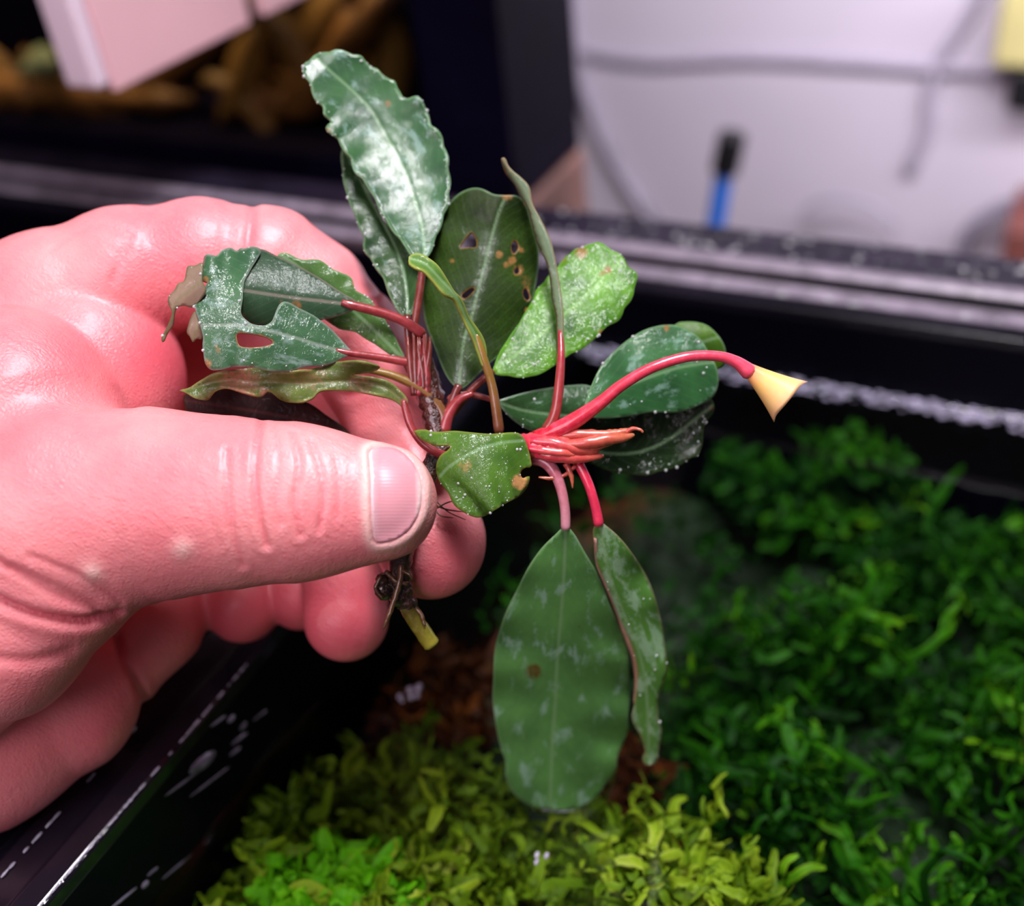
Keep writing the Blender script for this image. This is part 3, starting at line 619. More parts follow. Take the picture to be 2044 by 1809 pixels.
hand = mesh('skin', hand_w, HF, M_skin, hroot, attrs={'red': np.clip(red, 0, 1), 'pale': np.clip(pale, 0, 1), 'ridge': ridge})
bv = BVHTree.FromPolygons([Vector(p) for p in hand_w], HF.tolist())
def tri_region(outline, holes, step):
    """triangulate a polygon with holes; returns points, triangles"""
    x0, y0 = outline.min(0); x1, y1 = outline.max(0); gx, gy = np.meshgrid(np.arange(x0, x1, step), np.arange(y0, y1, step*.87)); gx = gx+(np.arange(gx.shape[0]) % 2)[:, None]*step*.5
    p = np.stack([gx.ravel(), gy.ravel()], 1); ok = in_poly(p[:, 0], p[:, 1], outline)
    d = dist_poly(p[:, 0], p[:, 1], np.vstack([outline, outline[:1]]).tolist() if len(outline) > 2 else outline, 1); ok &= d > step*.55
    for h in holes:
        ok &= ~in_poly(p[:, 0], p[:, 1], h); ok &= dist_poly(p[:, 0], p[:, 1], np.vstack([h, h[:1]]).tolist(), 1) > step*.45
    p = p[ok]; vs_ = [Vector(q) for q in outline]; es = [(i, (i+1) % len(outline)) for i in range(len(outline))]
    for h in holes:
        b = len(vs_); vs_ += [Vector(q) for q in h]; es += [(b+i, b+(i+1) % len(h)) for i in range(len(h))]
    vs_ += [Vector(q) for q in p]
    ov, oe, of, *_ = delaunay_2d_cdt(vs_, es, [], 0, 1e-5)
    ov = np.array([tuple(v) for v in ov]); of = np.array([f for f in of if len(f) == 3]); c = ov[of].mean(1)
    k = in_poly(c[:, 0], c[:, 1], outline)
    for h in holes: k &= ~in_poly(c[:, 0], c[:, 1], h)
    return ov, of[k]
# nail plate laid into its bed
ov, of = tri_region(nc, [], 7)
V = []; eo = dist_poly(ov[:, 0], ov[:, 1], np.vstack([nc, nc[0]]).tolist(), 1)
for (px, py), e in zip(ov, eo):
    d = P(px, py, 1.)-ORG; d /= np.linalg.norm(d); hit = bv.ray_cast(Vector(ORG), Vector(d)); q = np.array(hit[0]) if hit[0] is not None else P(px, py, .1315)
    V.append(q-d*(.00002+.00034*min(1, e/16)))
V = np.array(V)
# relax the plate so it is one clean curve
E_ = {}
for a, b_, c_ in of:
    for i, j in ((a, b_), (b_, c_), (c_, a)): E_.setdefault(i, set()).add(j); E_.setdefault(j, set()).add(i)
for it in range(10):
    W_ = V.copy()
    for i, ns in E_.items():
        if eo[i] > 2: W_[i] = .5*V[i]+.5*np.mean([V[j] for j in ns], 0)
    V = W_
nm, nt, b = mat('nail'); uv = uv_co(nt); sp = nd(nt, 'ShaderNodeSeparateXYZ'); nt.links.new(uv, sp.inputs[0])
base = ramp(nt, sp.outputs[0], [(.0, (.90, .66, .66)), (.10, (.80, .42, .45)), (.2, (.74, .32, .36)), (.85, (.72, .30, .34)), (.97, (.90, .62, .58)), (1, (.95, .78, .72))])
nt.links.new(base, b.inputs['Base Color']); b.inputs['Roughness'].default_value = .3; b.inputs['Coat Weight'].default_value = .25; b.inputs['Subsurface Weight'].default_value = .3; b.inputs['Subsurface Radius'].default_value = (.002, .0007, .0006); b.inputs['Subsurface Scale'].default_value = 1
wv = nd(nt, 'ShaderNodeTexWave', bands_direction='Y'); wv.inputs['Scale'].default_value = 9; wv.inputs['Distortion'].default_value = 1; nt.links.new(uv, wv.inputs[0]); nt.links.new(bump(nt, wv.outputs['Fac'], .12, .0001), b.inputs['Normal'])
nail = mesh('thumbnail', V, of, nm, hroot, uv=np.stack([(ov[:, 0]-736)/106, (ov[:, 1]-890)/190], 1)); s = nail.modifiers.new('s', 'SOLIDIFY'); s.thickness = .0003; s.offset = 0
prop(nail, 'pale pink short-trimmed thumbnail')

# ------------------------------------------------------------------ the plant
plant = empty('water_plant', tuple(P(860, 880, .149)), label='dark green rosette plant with red stalks, pinched between thumb and index finger', cat='plant')
def leaf(outline, mid, dm, material, label=None, holes=(), fold=0., tilt=0., bend=0., wave=(0, 0), wmax=100, serr=0, step=6.5, browns=(), name='leaf', parent=None, stalk=None, smat=None, beads=(), jag=0, groove=.12):
    ol = catmull(outline, 5, True) if not jag else np.array([p for p in catmull(outline, 3, True)])
    seg = np.hypot(*(np.roll(ol, -1, 0)-ol).T); keep = [0]; acc = 0
    for i in range(1, len(ol)):
        acc += seg[i-1]
        if acc > 3.5: keep.append(i); acc = 0
    ol = ol[keep]
    if serr:
        cs = np.cumsum(np.hypot(*(ol-np.roll(ol, 1, 0)).T)); cen = ol.mean(0); nrm = ol-cen; nrm /= np.linalg.norm(nrm, axis=1)[:, None]; ol = ol+nrm*(serr*(np.abs(np.sin(cs/15.))-.5))[:, None]
    hs = [catmull(h, 4, True) for h in holes]
    ov, of = tri_region(ol, hs, step)
    mc = catmull(mid, 10); cl = np.concatenate([[0], np.cumsum(np.hypot(*np.diff(mc, axis=0).T))]); L = cl[-1]
    x, y = ov[:, 0], ov[:, 1]; best = np.full(len(ov), 1e9); w = np.zeros(len(ov)); s = np.zeros(len(ov))
    for i in range(len(mc)-1):
        a, b = mc[i], mc[i+1]; ab = b-a; l2 = ab@ab; t = ((x-a[0])*ab[0]+(y-a[1])*ab[1])/l2; tc = np.clip(t, 0 if i else -50, 1 if i < len(mc)-2 else 50)
        dd = np.hypot(x-a[0]-tc*ab[0], y-a[1]-tc*ab[1]); m = dd < best; best[m] = dd[m]
        cr = (ab[0]*(y-a[1])-ab[1]*(x-a[0]))/math.sqrt(l2); w[m] = cr[m]; s[m] = (cl[i]+tc*math.sqrt(l2))[m]
    w = np.sign(w)*best; tt = s/L
    dk = np.array(dm, float); d = np.interp(tt, np.linspace(0, 1, len(dk)), dk)
    # smooth interpolation of the depth profile
    if len(dk) > 2:
        cc = catmull(np.stack([np.linspace(0, 1, len(dk)), dk], 1), 8); d = np.interp(tt, cc[:, 0], cc[:, 1])
    wn = w/wmax; d = d+fold*np.abs(wn)+bend*wn**2+tilt*wn-groove*np.exp(-(w/5)**2)*(-1)
    if wave[0]: d = d+wave[0]*np.sin(s/wave[1]*6.283+np.where(w > 0, 0, 1.9))*np.clip(np.abs(wn), 0, 1.3)**2.2
    edge = dist_poly(x, y, np.vstack([ol, ol[:1]]).tolist(), 1)/20.
    br = np.zeros(len(ov))
    for (bx, by, r, a) in browns: br = np.maximum(br, a*np.exp(-(((x-bx)**2+(y-by)**2)/r**2)**1.5))
    for h in hs: br = np.maximum(br, .8*np.exp(-(dist_poly(x, y, np.vstack([h, h[:1]]).tolist(), 1)/3.)**2))
    V = P(x, y, d/1000.)
    o = mesh(name, V, of, material, parent or plant, attrs={'edge': np.clip(edge, 0, 1), 'brown': np.clip(br, 0, 1)}, uv=np.stack([w/100, s/100], 1))
    sd = o.modifiers.new('solid', 'SOLIDIFY'); sd.thickness = .0003; sd.offset = 0
    if label: o['label'] = label
    if stalk: ptube('leaf_stalk', [(a, b, c/1000., r) for a, b, c, r in stalk], smat, o)
    if beads:
        gs = []; rnd = random.Random(len(outline)); bd = dist_poly(x, y, np.vstack([ol, ol[:1]]).tolist(), 1)
        cand = [i for i in range(len(ov)) if bd[i] < beads[1]]
        for i in rnd.sample(cand, min(beads[0], len(cand))):
            c = V[i]-(V[i]-ORG)/np.linalg.norm(V[i]-ORG)*.00012; r = rnd.choice([1.2, 1.6, 2, 2.5, 3.6])*d[i]/1000/F
            v = []; f = []
            for a in range(5):
                th = math.pi*a/4
                for b in range(8): q = 2*math.pi*b/8; v.append((c[0]+r*math.sin(th)*math.cos(q), c[1]+r*math.sin(th)*math.sin(q), c[2]+r*math.cos(th)))
            for a in range(4):
                for b in range(8): k = (b+1) % 8; f.append((a*8+b, (a+1)*8+b, (a+1)*8+k, a*8+k))
            gs.append((v, f))
        vv, ff = join_geos(gs); wb = mesh('water_beads', vv, ff, M_drop, o); wb['kind'] = 'stuff'
    return o
R_red = stalk_mat('red_stalk', (.55, .01, .05), (.62, .03, .08)); R_brown = stalk_mat('brown_stalk', (.10, .012, .010), (.20, .03, .02)); R_rb = stalk_mat('red_brown_stalk', (.20, .015, .018), (.30, .035, .04))
R_pink = stalk_mat('pink_stalk', (.45, .05, .09), (.50, .22, .26)); R_olive = stalk_mat('olive_stalk', (.26, .16, .02), (.12, .03, .01)); R_mar = stalk_mat('maroon_stalk', (.35, .02, .04), (.22, .03, .02))
R_flower = stalk_mat('flower_stalk_red', (.50, .004, .02), (.80, .07, .13))
def LM(name, **k): return leaf_mat(name, **k)
DG = dict(dark=(.012, .045, .016), light=(.030, .095, .030))
# tallest leaf
leaf([(855, 512), (872, 470), (890, 420), (897, 385), (897, 350), (892, 310), (884, 282), (872, 258), (860, 247), (852, 226), (846, 204), (829, 194), (812, 197), (794, 180), (786, 160), (766, 153), (752, 138), (733, 127), (720, 113), (698, 106), (669, 101), (640, 108), (618, 119), (607, 130), (608, 153), (620, 170), (629, 200), (646, 214), (648, 230), (659, 243), (652, 257), (668, 273), (682, 291), (698, 317), (711, 345), (733, 371), (752, 406), (763, 429), (784, 461), (807, 490), (822, 514), (840, 530)],
     [(848, 520), (842, 454), (826, 397), (807, 342), (781, 291), (759, 252), (740, 220), (707, 185), (650, 135)], [151.5, 154.4, 156.6, 158.1, 158.6, 158.3, 157.2], LM('leaf_tall', dark=(.020, .065, .030), light=(.045, .14, .045), silver=(.24, .38, .33), sil=.55, seed=1, coat=.8, wet=.14),
     'tallest leaf, silvery green with scalloped edge', fold=.5, bend=-2.0, tilt=1.5, wave=(.35, 62), wmax=110, serr=5, beads=(46, 11), browns=[(774, 208, 9, .8), (655, 262, 10, .7)], stalk=[(846, 515, 151.6, 7), (838, 580, 151, 8), (828, 650, 150.5, 8), (826, 720, 150, 9)], smat=R_brown)
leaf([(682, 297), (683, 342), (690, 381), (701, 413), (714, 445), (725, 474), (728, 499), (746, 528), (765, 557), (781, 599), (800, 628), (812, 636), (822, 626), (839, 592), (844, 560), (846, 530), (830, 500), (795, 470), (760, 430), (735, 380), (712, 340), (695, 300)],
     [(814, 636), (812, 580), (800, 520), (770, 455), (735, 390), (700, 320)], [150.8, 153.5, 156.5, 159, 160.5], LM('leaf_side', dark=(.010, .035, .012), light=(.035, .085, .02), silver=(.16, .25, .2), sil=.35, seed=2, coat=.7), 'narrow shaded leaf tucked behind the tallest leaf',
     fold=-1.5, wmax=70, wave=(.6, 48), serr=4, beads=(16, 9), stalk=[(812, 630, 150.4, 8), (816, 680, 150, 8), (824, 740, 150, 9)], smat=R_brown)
# big holed leaf
leaf([(913, 776), (889, 748), (866, 690), (848, 640), (843, 590), (843, 549), (852, 506), (858, 476), (870, 446), (889, 416), (913, 390), (939, 377), (962, 377), (986, 388), (1009, 390), (1032, 391), (1049, 406), (1059, 436), (1069, 469), (1075, 499), (1074, 536), (1067, 582), (1055, 625), (1032, 665), (1006, 702), (979, 725), (955, 748), (930, 772)],
     [(916, 770), (926, 682), (943, 625), (962, 549), (979, 483), (996, 423), (1009, 395)], [149.5, 151, 152, 153, 154, 155, 154.5], LM('leaf_holed', dark=(.008, .022, .003), light=(.032, .075, .006), sil=0, seed=3, coat=.35, specks=.6, brown=(.20, .10, .03), trans=.3, wet=.3), 'large dark leaf with small holes and brown spots',
     holes=[[(919, 494), (938, 467), (945, 468), (951, 482), (950, 494), (935, 495)], [(1024, 482), (1031, 484), (1034, 496), (1025, 507), (1020, 496)], [(922, 590), (936, 578), (947, 576), (943, 585), (929, 597)], [(1044, 580), (1051, 577), (1057, 594), (1052, 600), (1045, 593)], [(1026, 540), (1034, 534), (1036, 544), (1028, 548)]],
     fold=.9, bend=1.5, wave=(.5, 120), wmax=110, step=5, browns=[(996, 509, 9, 1), (1010, 530, 8, .9), (1022, 520, 10, .9), (1034, 540, 14, .8), (1012, 390, 14, .8), (1052, 620, 8, 1), (903, 522, 7, .7), (1040, 500, 8, .8), (1050, 560, 22, .45), (1049, 406, 8, .7)],
     stalk=[(916, 768, 149.5, 8), (900, 810, 149.5, 9), (888, 850, 149.5, 12)], smat=R_brown)
# bright leaf to the right
leaf([(1112, 536), (1128, 516), (1148, 499), (1160, 497), (1175, 489), (1195, 485), (1214, 496), (1238, 509), (1254, 532), (1270, 546), (1269, 566), (1261, 595), (1248, 615), (1234, 639), (1208, 655), (1195, 668), (1178, 685), (1151, 702), (1132, 712), (1100, 735), (1062, 752), (1020, 752), (985, 742), (1000, 700), (1030, 655), (1055, 615), (1072, 580), (1092, 556)],
     [(980, 742), (1045, 698), (1098, 652), (1145, 612), (1185, 575), (1225, 535), (1240, 520)], [151, 152, 153, 154, 155.2, 156], LM('leaf_bright', dark=(.014, .085, .004), light=(.10, .30, .004), silver=(.3, .5, .25), sil=.0, seed=4, coat=1, wet=1.0, trans=.12, midc=(.18, .42, .08)), 'bright light green wet leaf pointing to the upper right',
     fold=.3, tilt=-2.2, bend=1., wave=(.4, 80), wmax=110, serr=2.5, beads=(60, 26), browns=[(1160, 505, 16, .9), (1213, 540, 10, .9), (1200, 548, 8, .8), (1200, 664, 9, .8), (1125, 520, 14, .5)], stalk=[(985, 741, 151, 7), (940, 780, 150.5, 8), (900, 830, 150, 9)], smat=R_brown)
# slim curled leaf with olive stalk
leaf([(816, 526), (817, 512), (833, 506), (850, 512), (873, 529), (889, 552), (906, 579), (923, 599), (937, 632), (953, 655), (967, 680), (972, 712), (966, 735), (955, 710), (945, 682), (932, 655), (919, 627), (905, 600), (886, 589), (863, 562), (846, 544), (826, 535)],
     [(965, 725), (948, 672), (930, 637), (910, 592), (880, 560), (850, 530), (820, 518)], [147.5, 147, 146, 144.5, 143, 142, 142], LM('leaf_slim_green', dark=(.06, .14, .02), light=(.13, .27, .05), sil=0, seed=5, coat=.5, edgec=(.42, .42, .08), trans=.15), 'small curled light green leaf in front of the holed leaf',
     fold=-1.2, tilt=1.5, wmax=22, step=5, stalk=[(950, 665, 147.2, 8), (965, 715, 147.4, 8.5), (981, 765, 147.8, 9), (990, 815, 148, 10), (997, 866, 148.3, 11)], smat=R_olive)
# slim upright leaf with red stalk
leaf([(1001, 316), (1009, 318), (1016, 334), (1041, 355), (1057, 374), (1063, 406), (1080, 438), (1098, 476), (1107, 509), (1113, 540), (1119, 576), (1124, 615), (1125, 660), (1127, 716), (1116, 716), (1112, 682), (1111, 632), (1103, 597), (1099, 556), (1091, 522), (1076, 493), (1065, 456), (1055, 416), (1040, 392), (1028, 368), (1010, 345)],
     [(1121, 714), (1118, 660), (1112, 600), (1103, 545), (1085, 485), (1068, 440), (1050, 390), (1015, 335)], [147.5, 148.5, 150, 151, 152, 152.5, 153], LM('leaf_slim_grey', dark=(.07, .12, .06), light=(.14, .21, .12), sil=.2, seed=6, silver=(.3, .38, .33), coat=.3, edgec=(.28, .16, .08), midc=(.2, .26, .14)), 'narrow grey-green leaf seen edge-on, standing upright',
     fold=1.5, tilt=-1.5, wmax=24, step=5, browns=[(1006, 345, 8, 1), (1003, 320, 6, .7), (1062, 440, 6, .5)], stalk=[(1119, 660, 148.6, 5), (1120, 710, 147.6, 8), (1116, 770, 147, 10), (1108, 825, 146.8, 11), (1090, 862, 146.8, 13)], smat=R_mar)
# round leaf on the right
leaf([(1167, 812), (1171, 795), (1181, 768), (1199, 732), (1225, 703), (1251, 681), (1283, 661), (1315, 651), (1347, 650), (1373, 660), (1399, 679), (1416, 708), (1429, 731), (1434, 757), (1428, 784), (1412, 800), (1380, 815), (1347, 823), (1299, 823), (1267, 829), (1234, 834), (1199, 836), (1176, 831)],
     [(1165, 822), (1186, 808), (1218, 784), (1283, 758), (1347, 736), (1400, 726), (1432, 724)], [150, 151, 152.5, 153.5, 154, 154.3], LM('leaf_round', dark=(.018, .070, .024), light=(.04, .16, .045), silver=(.25, .42, .34), sil=.42, seed=7, coat=.7, wet=.5), 'broad rounded leaf behind the red flower stalk',
     fold=.8, bend=.9, wave=(.35, 130), wmax=100, beads=(18, 30), browns=[(1330, 655, 8, .9)], stalk=[(1168, 818, 150, 7), (1130, 845, 149.5, 8), (1090, 870, 148.5, 9)], smat=R_brown)
leaf([(1345, 652), (1373, 643), (1406, 648), (1428, 664), (1444, 686), (1449, 707), (1446, 728), (1431, 738), (1410, 735), (1370, 730), (1330, 700)],
     [(1320, 720), (1370, 695), (1410, 680), (1440, 672)], [158, 157.5, 157.5], LM('leaf_small_bright', dark=(.035, .10, .01), light=(.12, .27, .015), sil=0, seed=8, coat=.3, specks=.25, trans=.35), 'small light green leaf behind the rounded leaf', fold=.5, bend=.8, wmax=60)
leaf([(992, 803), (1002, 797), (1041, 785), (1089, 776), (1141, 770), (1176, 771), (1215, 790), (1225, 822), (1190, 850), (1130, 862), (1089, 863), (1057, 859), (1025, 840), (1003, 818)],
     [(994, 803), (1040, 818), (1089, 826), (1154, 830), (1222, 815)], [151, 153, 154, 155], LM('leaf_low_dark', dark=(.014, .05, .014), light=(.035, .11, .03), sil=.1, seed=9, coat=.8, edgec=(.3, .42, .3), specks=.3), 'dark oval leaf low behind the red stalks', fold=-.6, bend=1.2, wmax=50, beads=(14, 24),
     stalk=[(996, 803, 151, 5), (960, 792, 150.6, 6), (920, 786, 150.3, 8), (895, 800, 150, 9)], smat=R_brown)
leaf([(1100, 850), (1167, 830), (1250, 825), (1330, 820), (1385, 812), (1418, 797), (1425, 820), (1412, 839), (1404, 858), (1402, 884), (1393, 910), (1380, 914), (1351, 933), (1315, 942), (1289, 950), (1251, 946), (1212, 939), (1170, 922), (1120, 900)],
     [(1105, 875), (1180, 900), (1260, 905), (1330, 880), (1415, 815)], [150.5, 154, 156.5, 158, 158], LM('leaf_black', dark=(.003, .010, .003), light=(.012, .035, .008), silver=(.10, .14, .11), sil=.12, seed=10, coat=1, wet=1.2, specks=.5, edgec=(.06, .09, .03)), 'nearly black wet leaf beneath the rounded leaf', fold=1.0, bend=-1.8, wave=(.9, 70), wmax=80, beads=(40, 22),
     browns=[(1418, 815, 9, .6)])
# torn leaves over the fingers
leaf([(708, 600), (682, 585), (638, 556), (588, 529), (552, 512), (523, 499), (503, 505), (480, 540), (470, 590), (490, 640), (540, 655), (590, 650), (635, 640), (665, 634), (692, 626), (708, 617)],
     [(712, 610), (638, 601), (579, 594), (491, 581)], [147.5, 146.5, 145.5, 144.5], LM('leaf_torn_upper', dark=(.014, .045, .018), light=(.035, .085, .04), silver=(.12, .18, .15), sil=.25, seed=11, coat=.45, midc=(.32, .26, .22), wet=.5), 'upper torn leaf with red stalk, over the fingers',
     fold=.4, bend=1., tilt=.4, wmax=60, browns=[(590, 612, 16, .7), (560, 600, 10, .5)], stalk=[(682, 603, 147, 6), (705, 610, 147.2, 9), (770, 627, 148.2, 10), (812, 645, 148.8, 10), (846, 668, 149.4, 11)], smat=R_rb)
lt = leaf([(704, 706), (690, 690), (667, 664), (632, 635), (593, 614), (573, 604), (561, 605), (552, 618), (546, 632), (541, 643), (529, 650), (505, 647), (489, 638), (482, 626), (484, 600), (486, 578), (489, 560), (500, 540), (512, 520), (520, 500), (503, 494), (489, 497), (482, 495), (474, 502), (464, 497), (453, 497), (440, 501), (432, 512), (417, 509), (409, 513), (405, 530), (400, 548), (404, 562), (415, 566), (398, 590), (390, 606), (392, 622), (400, 650), (406, 672), (404, 690), (407, 706), (410, 726), (420, 738), (441, 738), (476, 732), (505, 734), (549, 742), (579, 741), (611, 733), (652, 729), (682, 716)],
     [(704, 706), (652, 694), (593, 676), (535, 661), (476, 650), (400, 651)], [147.5, 146, 144.5, 143, 142, 141.5], LM('leaf_torn', dark=(.028, .085, .040), light=(.06, .16, .065), silver=(.26, .38, .34), sil=.6, seed=12, coat=1, wet=.9, midc=(.34, .40, .34), brown=(.22, .11, .04)), 'ragged torn leaf lying over the fingers, brown at its tip',
     holes=[[(473, 668), (488, 666), (512, 669), (535, 676), (544, 685), (529, 691), (500, 694), (478, 690)]], fold=.3, bend=1.0, tilt=1.8, wave=(.4, 60), wmax=110, serr=1.5, beads=(26, 14), browns=[(413, 728, 14, .9), (412, 560, 9, 1), (436, 700, 8, .7), (432, 690, 6, .7), (560, 640, 8, .5)],
     stalk=[(670, 699, 146.9, 5), (703, 706, 147.4, 7), (760, 714, 148.4, 8), (834, 727, 149.6, 10)], smat=R_rb)
leaf([(405, 526), (391, 531), (376, 532), (372, 545), (368, 562), (356, 567), (350, 579), (337, 594), (338, 610), (344, 624), (335, 650), (323, 674), (326, 683), (336, 664), (346, 650), (351, 618), (368, 610), (384, 614), (400, 600), (412, 580), (404, 560)],
     [(405, 560), (380, 580), (352, 605), (330, 670)], [142, 142, 142.5, 144], LM('leaf_withered', dark=(.24, .17, .12), light=(.36, .26, .18), silver=(.5, .4, .33), sil=.2, seed=13, coat=.6, midc=(.2, .2, .07), brown=(.35, .2, .12), trans=.3, edgec=(.12, .18, .06)), 'withered brown tip of the torn leaf', name='withered_tip', parent=lt, fold=.8, wmax=40, step=5, beads=(6, 6))
leaf([(392, 622), (384, 630), (377, 650), (374, 664), (380, 672), (386, 684), (392, 676), (404, 676), (408, 650), (402, 630)], [(402, 630), (392, 660), (386, 682)], [142, 142, 142.5], bpy.data.materials['leaf_withered'], 'second small withered flap of the torn leaf', name='withered_tip', parent=lt, step=4, fold=.6, wmax=20)
leaf([(555, 508), (573, 506), (593, 515), (611, 520), (638, 519), (652, 529), (664, 539), (684, 545), (702, 559), (711, 579), (737, 597), (750, 612), (770, 641), (785, 667), (799, 694), (807, 718), (784, 711), (740, 682), (705, 662), (672, 654), (654, 640), (620, 610), (585, 570), (560, 530)],
     [(807, 718), (755, 667), (705, 620), (640, 565), (570, 515)], [150, 149.8, 149.5, 149, 148.5], LM('leaf_back_green', dark=(.025, .075, .014), light=(.075, .18, .03), sil=0, seed=14, coat=.6, wet=.5, brown=(.3, .1, .08)), 'green leaf with toothed edge behind the torn leaves',
     fold=.6, bend=.5, wmax=60, wave=(.3, 45), serr=3, beads=(22, 9), browns=[(706, 566, 8, .7)], stalk=[(805, 715, 150, 6), (818, 740, 150, 8), (835, 770, 150, 9)], smat=R_brown)
leaf([(359, 779), (376, 775), (403, 758), (426, 746), (464, 739), (505, 735), (560, 741), (623, 736), (667, 724), (711, 719), (745, 727), (758, 733), (740, 742), (700, 748), (740, 753), (772, 759), (793, 773), (811, 793), (815, 804), (809, 822), (796, 806), (770, 794), (711, 783), (645, 780), (623, 796), (593, 805), (564, 799), (537, 782), (520, 793), (488, 785), (453, 776), (431, 782), (414, 798), (391, 796), (373, 786)],
     [(812, 810), (770, 775), (700, 762), (620, 765), (540, 764), (450, 760), (365, 780)], [147.5, 147, 146.5, 146, 145.5, 145, 145], LM('leaf_curled', dark=(.04, .08, .012), light=(.13, .17, .04), silver=(.24, .2, .16), sil=.3, seed=15, coat=1, wet=1., midc=(.2, .2, .08), edgec=(.3, .3, .08), brown=(.22, .10, .06), trans=.2), 'long curled olive leaf lying just above the thumb',
     fold=-.9, wmax=30, wave=(1.3, 140), step=5.5, browns=[(480, 765, 50, .8), (720, 770, 40, .55), (620, 745, 60, .5), (812, 805, 14, 1), (527, 785, 14, .8)], stalk=[(805, 800, 147.4, 6), (811, 822, 147.2, 8), (820, 850, 147, 8), (840, 882, 147, 8), (868, 902, 147, 9), (890, 910, 147.4, 9)], smat=R_rb)
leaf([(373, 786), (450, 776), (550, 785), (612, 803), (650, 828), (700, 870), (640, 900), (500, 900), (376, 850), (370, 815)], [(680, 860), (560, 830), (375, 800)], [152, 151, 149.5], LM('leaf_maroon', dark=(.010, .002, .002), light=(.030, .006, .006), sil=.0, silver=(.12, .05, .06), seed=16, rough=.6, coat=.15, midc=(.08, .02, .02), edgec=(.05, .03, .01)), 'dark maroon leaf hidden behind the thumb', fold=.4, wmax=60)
# small front leaf
leaf([(828, 861), (847, 858), (871, 863), (907, 861), (940, 864), (979, 867), (1023, 864), (1041, 870), (1053, 893), (1061, 930), (1048, 934), (1038, 943), (1042, 955), (1056, 951), (1052, 971), (1035, 991), (1008, 1006), (984, 1021), (958, 1033), (934, 1027), (907, 1009), (895, 985), (877, 961), (871, 934), (879, 911), (896, 898), (898, 890), (871, 890), (847, 881), (833, 870)],
     [(1048, 880), (1000, 885), (950, 900), (900, 930), (880, 950)], [145.5, 143.6, 142.6, 142.6, 143.4], LM('leaf_front', dark=(.035, .10, .012), light=(.09, .21, .02), silver=(.35, .42, .34), sil=.0, seed=17, coat=1, wet=1.0, edgec=(.28, .3, .05), brown=(.42, .2, .08)), 'small bent leaf in front, next to the thumbnail',
     tilt=2.6, bend=1.7, wmax=120, wave=(.5, 90), beads=(44, 60), browns=[(1036, 962, 18, 1), (850, 866, 14, .4), (930, 930, 22, .5)])
# hanging leaves
leaf([(1128, 1052), (1108, 1068), (1079, 1097), (1053, 1135), (1032, 1177), (1011, 1219), (995, 1266), (987, 1308), (985, 1354), (984, 1396), (990, 1446), (999, 1488), (1009, 1520), (1010, 1550), (1024, 1581), (1049, 1602), (1079, 1613), (1121, 1616), (1158, 1611), (1188, 1593), (1209, 1564), (1229, 1536), (1232, 1512), (1243, 1484), (1254, 1455), (1254, 1425), (1257, 1383), (1255, 1333), (1251, 1291), (1234, 1245), (1217, 1207), (1196, 1152), (1167, 1102), (1146, 1066)],
     [(1129, 1053), (1125, 1152), (1119, 1236), (1112, 1320), (1108, 1404), (1102, 1488), (1098, 1612)], [147.5, 151, 155.5, 160.5, 165.5, 170, 174.8], LM('leaf_hanging', dark=(.060, .17, .045), light=(.11, .30, .07), silver=(.28, .46, .35), sil=.5, seed=18, coat=.12, rough=.4, wet=.3, midc=(.24, .40, .20), brown=(.07, .025, .004)), 'biggest leaf, hanging down with its tip on the water',
     fold=.5, bend=1.6, wmax=130, wave=(.9, 105), browns=[(1066, 1339, 20, .85), (1157, 1250, 5, .8)], stalk=[(1050, 915, 148, 12), (1085, 921, 147.4, 13), (1108, 945, 147, 12), (1121, 980, 147, 10.5), (1128, 1020, 147.2, 10), (1129, 1058, 147.5, 10)], smat=R_pink)
ptube('leaf_tip_glint', [(a, b, .1752, r_) for a, b, r_ in [(1082, 1617, 1), (1100, 1619, 2), (1125, 1620, 2), (1150, 1617, 1)]], M_glint, plant)['label'] = 'pale line standing for the glint of the meniscus at the leaf tip'  # pale tone stands in for the meniscus glint at the tip
l18 = leaf([(1197, 1043), (1184, 1056), (1187, 1090), (1193, 1127), (1214, 1177), (1235, 1232), (1256, 1278), (1268, 1316), (1272, 1354), (1266, 1404), (1261, 1429), (1268, 1450), (1280, 1471), (1287, 1501), (1282, 1513), (1291, 1528), (1310, 1520), (1316, 1488), (1320, 1459), (1314, 1429), (1313, 1396), (1324, 1362), (1331, 1333), (1325, 1278), (1316, 1228), (1301, 1177), (1276, 1127), (1247, 1085), (1217, 1055)],
     [(1197, 1043), (1205, 1089), (1218, 1152), (1245, 1225), (1275, 1300), (1290, 1380), (1296, 1520)], [147.5, 150, 153.5, 157, 160.5, 164, 168], LM('leaf_mottled', dark=(.07, .19, .035), light=(.10, .27, .04), silver=(.34, .52, .34), sil=.95, seed=19, coat=.9, wet=.5, edgec=(.34, .20, .13), midc=(.25, .4, .2)), 'narrow mottled pale green leaf hanging beside the biggest leaf',
     fold=.8, bend=1.8, wmax=60, wave=(.8, 130), stalk=[(1148, 915, 148, 11), (1160, 935, 147.3, 10.5), (1176, 970, 147, 10), (1188, 1010, 147.2, 10), (1196, 1050, 147.6, 11)], smat=R_red, beads=(14, 30))
ptube('rolled_edge', [(a, b, c/1000., r) for a, b, c, r in [(1188, 1075, 148.2, 4), (1193, 1127, 151, 5), (1214, 1180, 154, 6), (1235, 1234, 157, 7), (1256, 1282, 159.5, 9), (1269, 1325, 162, 9), (1272, 1362, 163.6, 7), (1267, 1405, 165, 4)]], stalk_mat('tan_edge', (.36, .20, .15), (.46, .24, .16), .2), l18, flat=.5)['label'] = 'tan rolled margin'

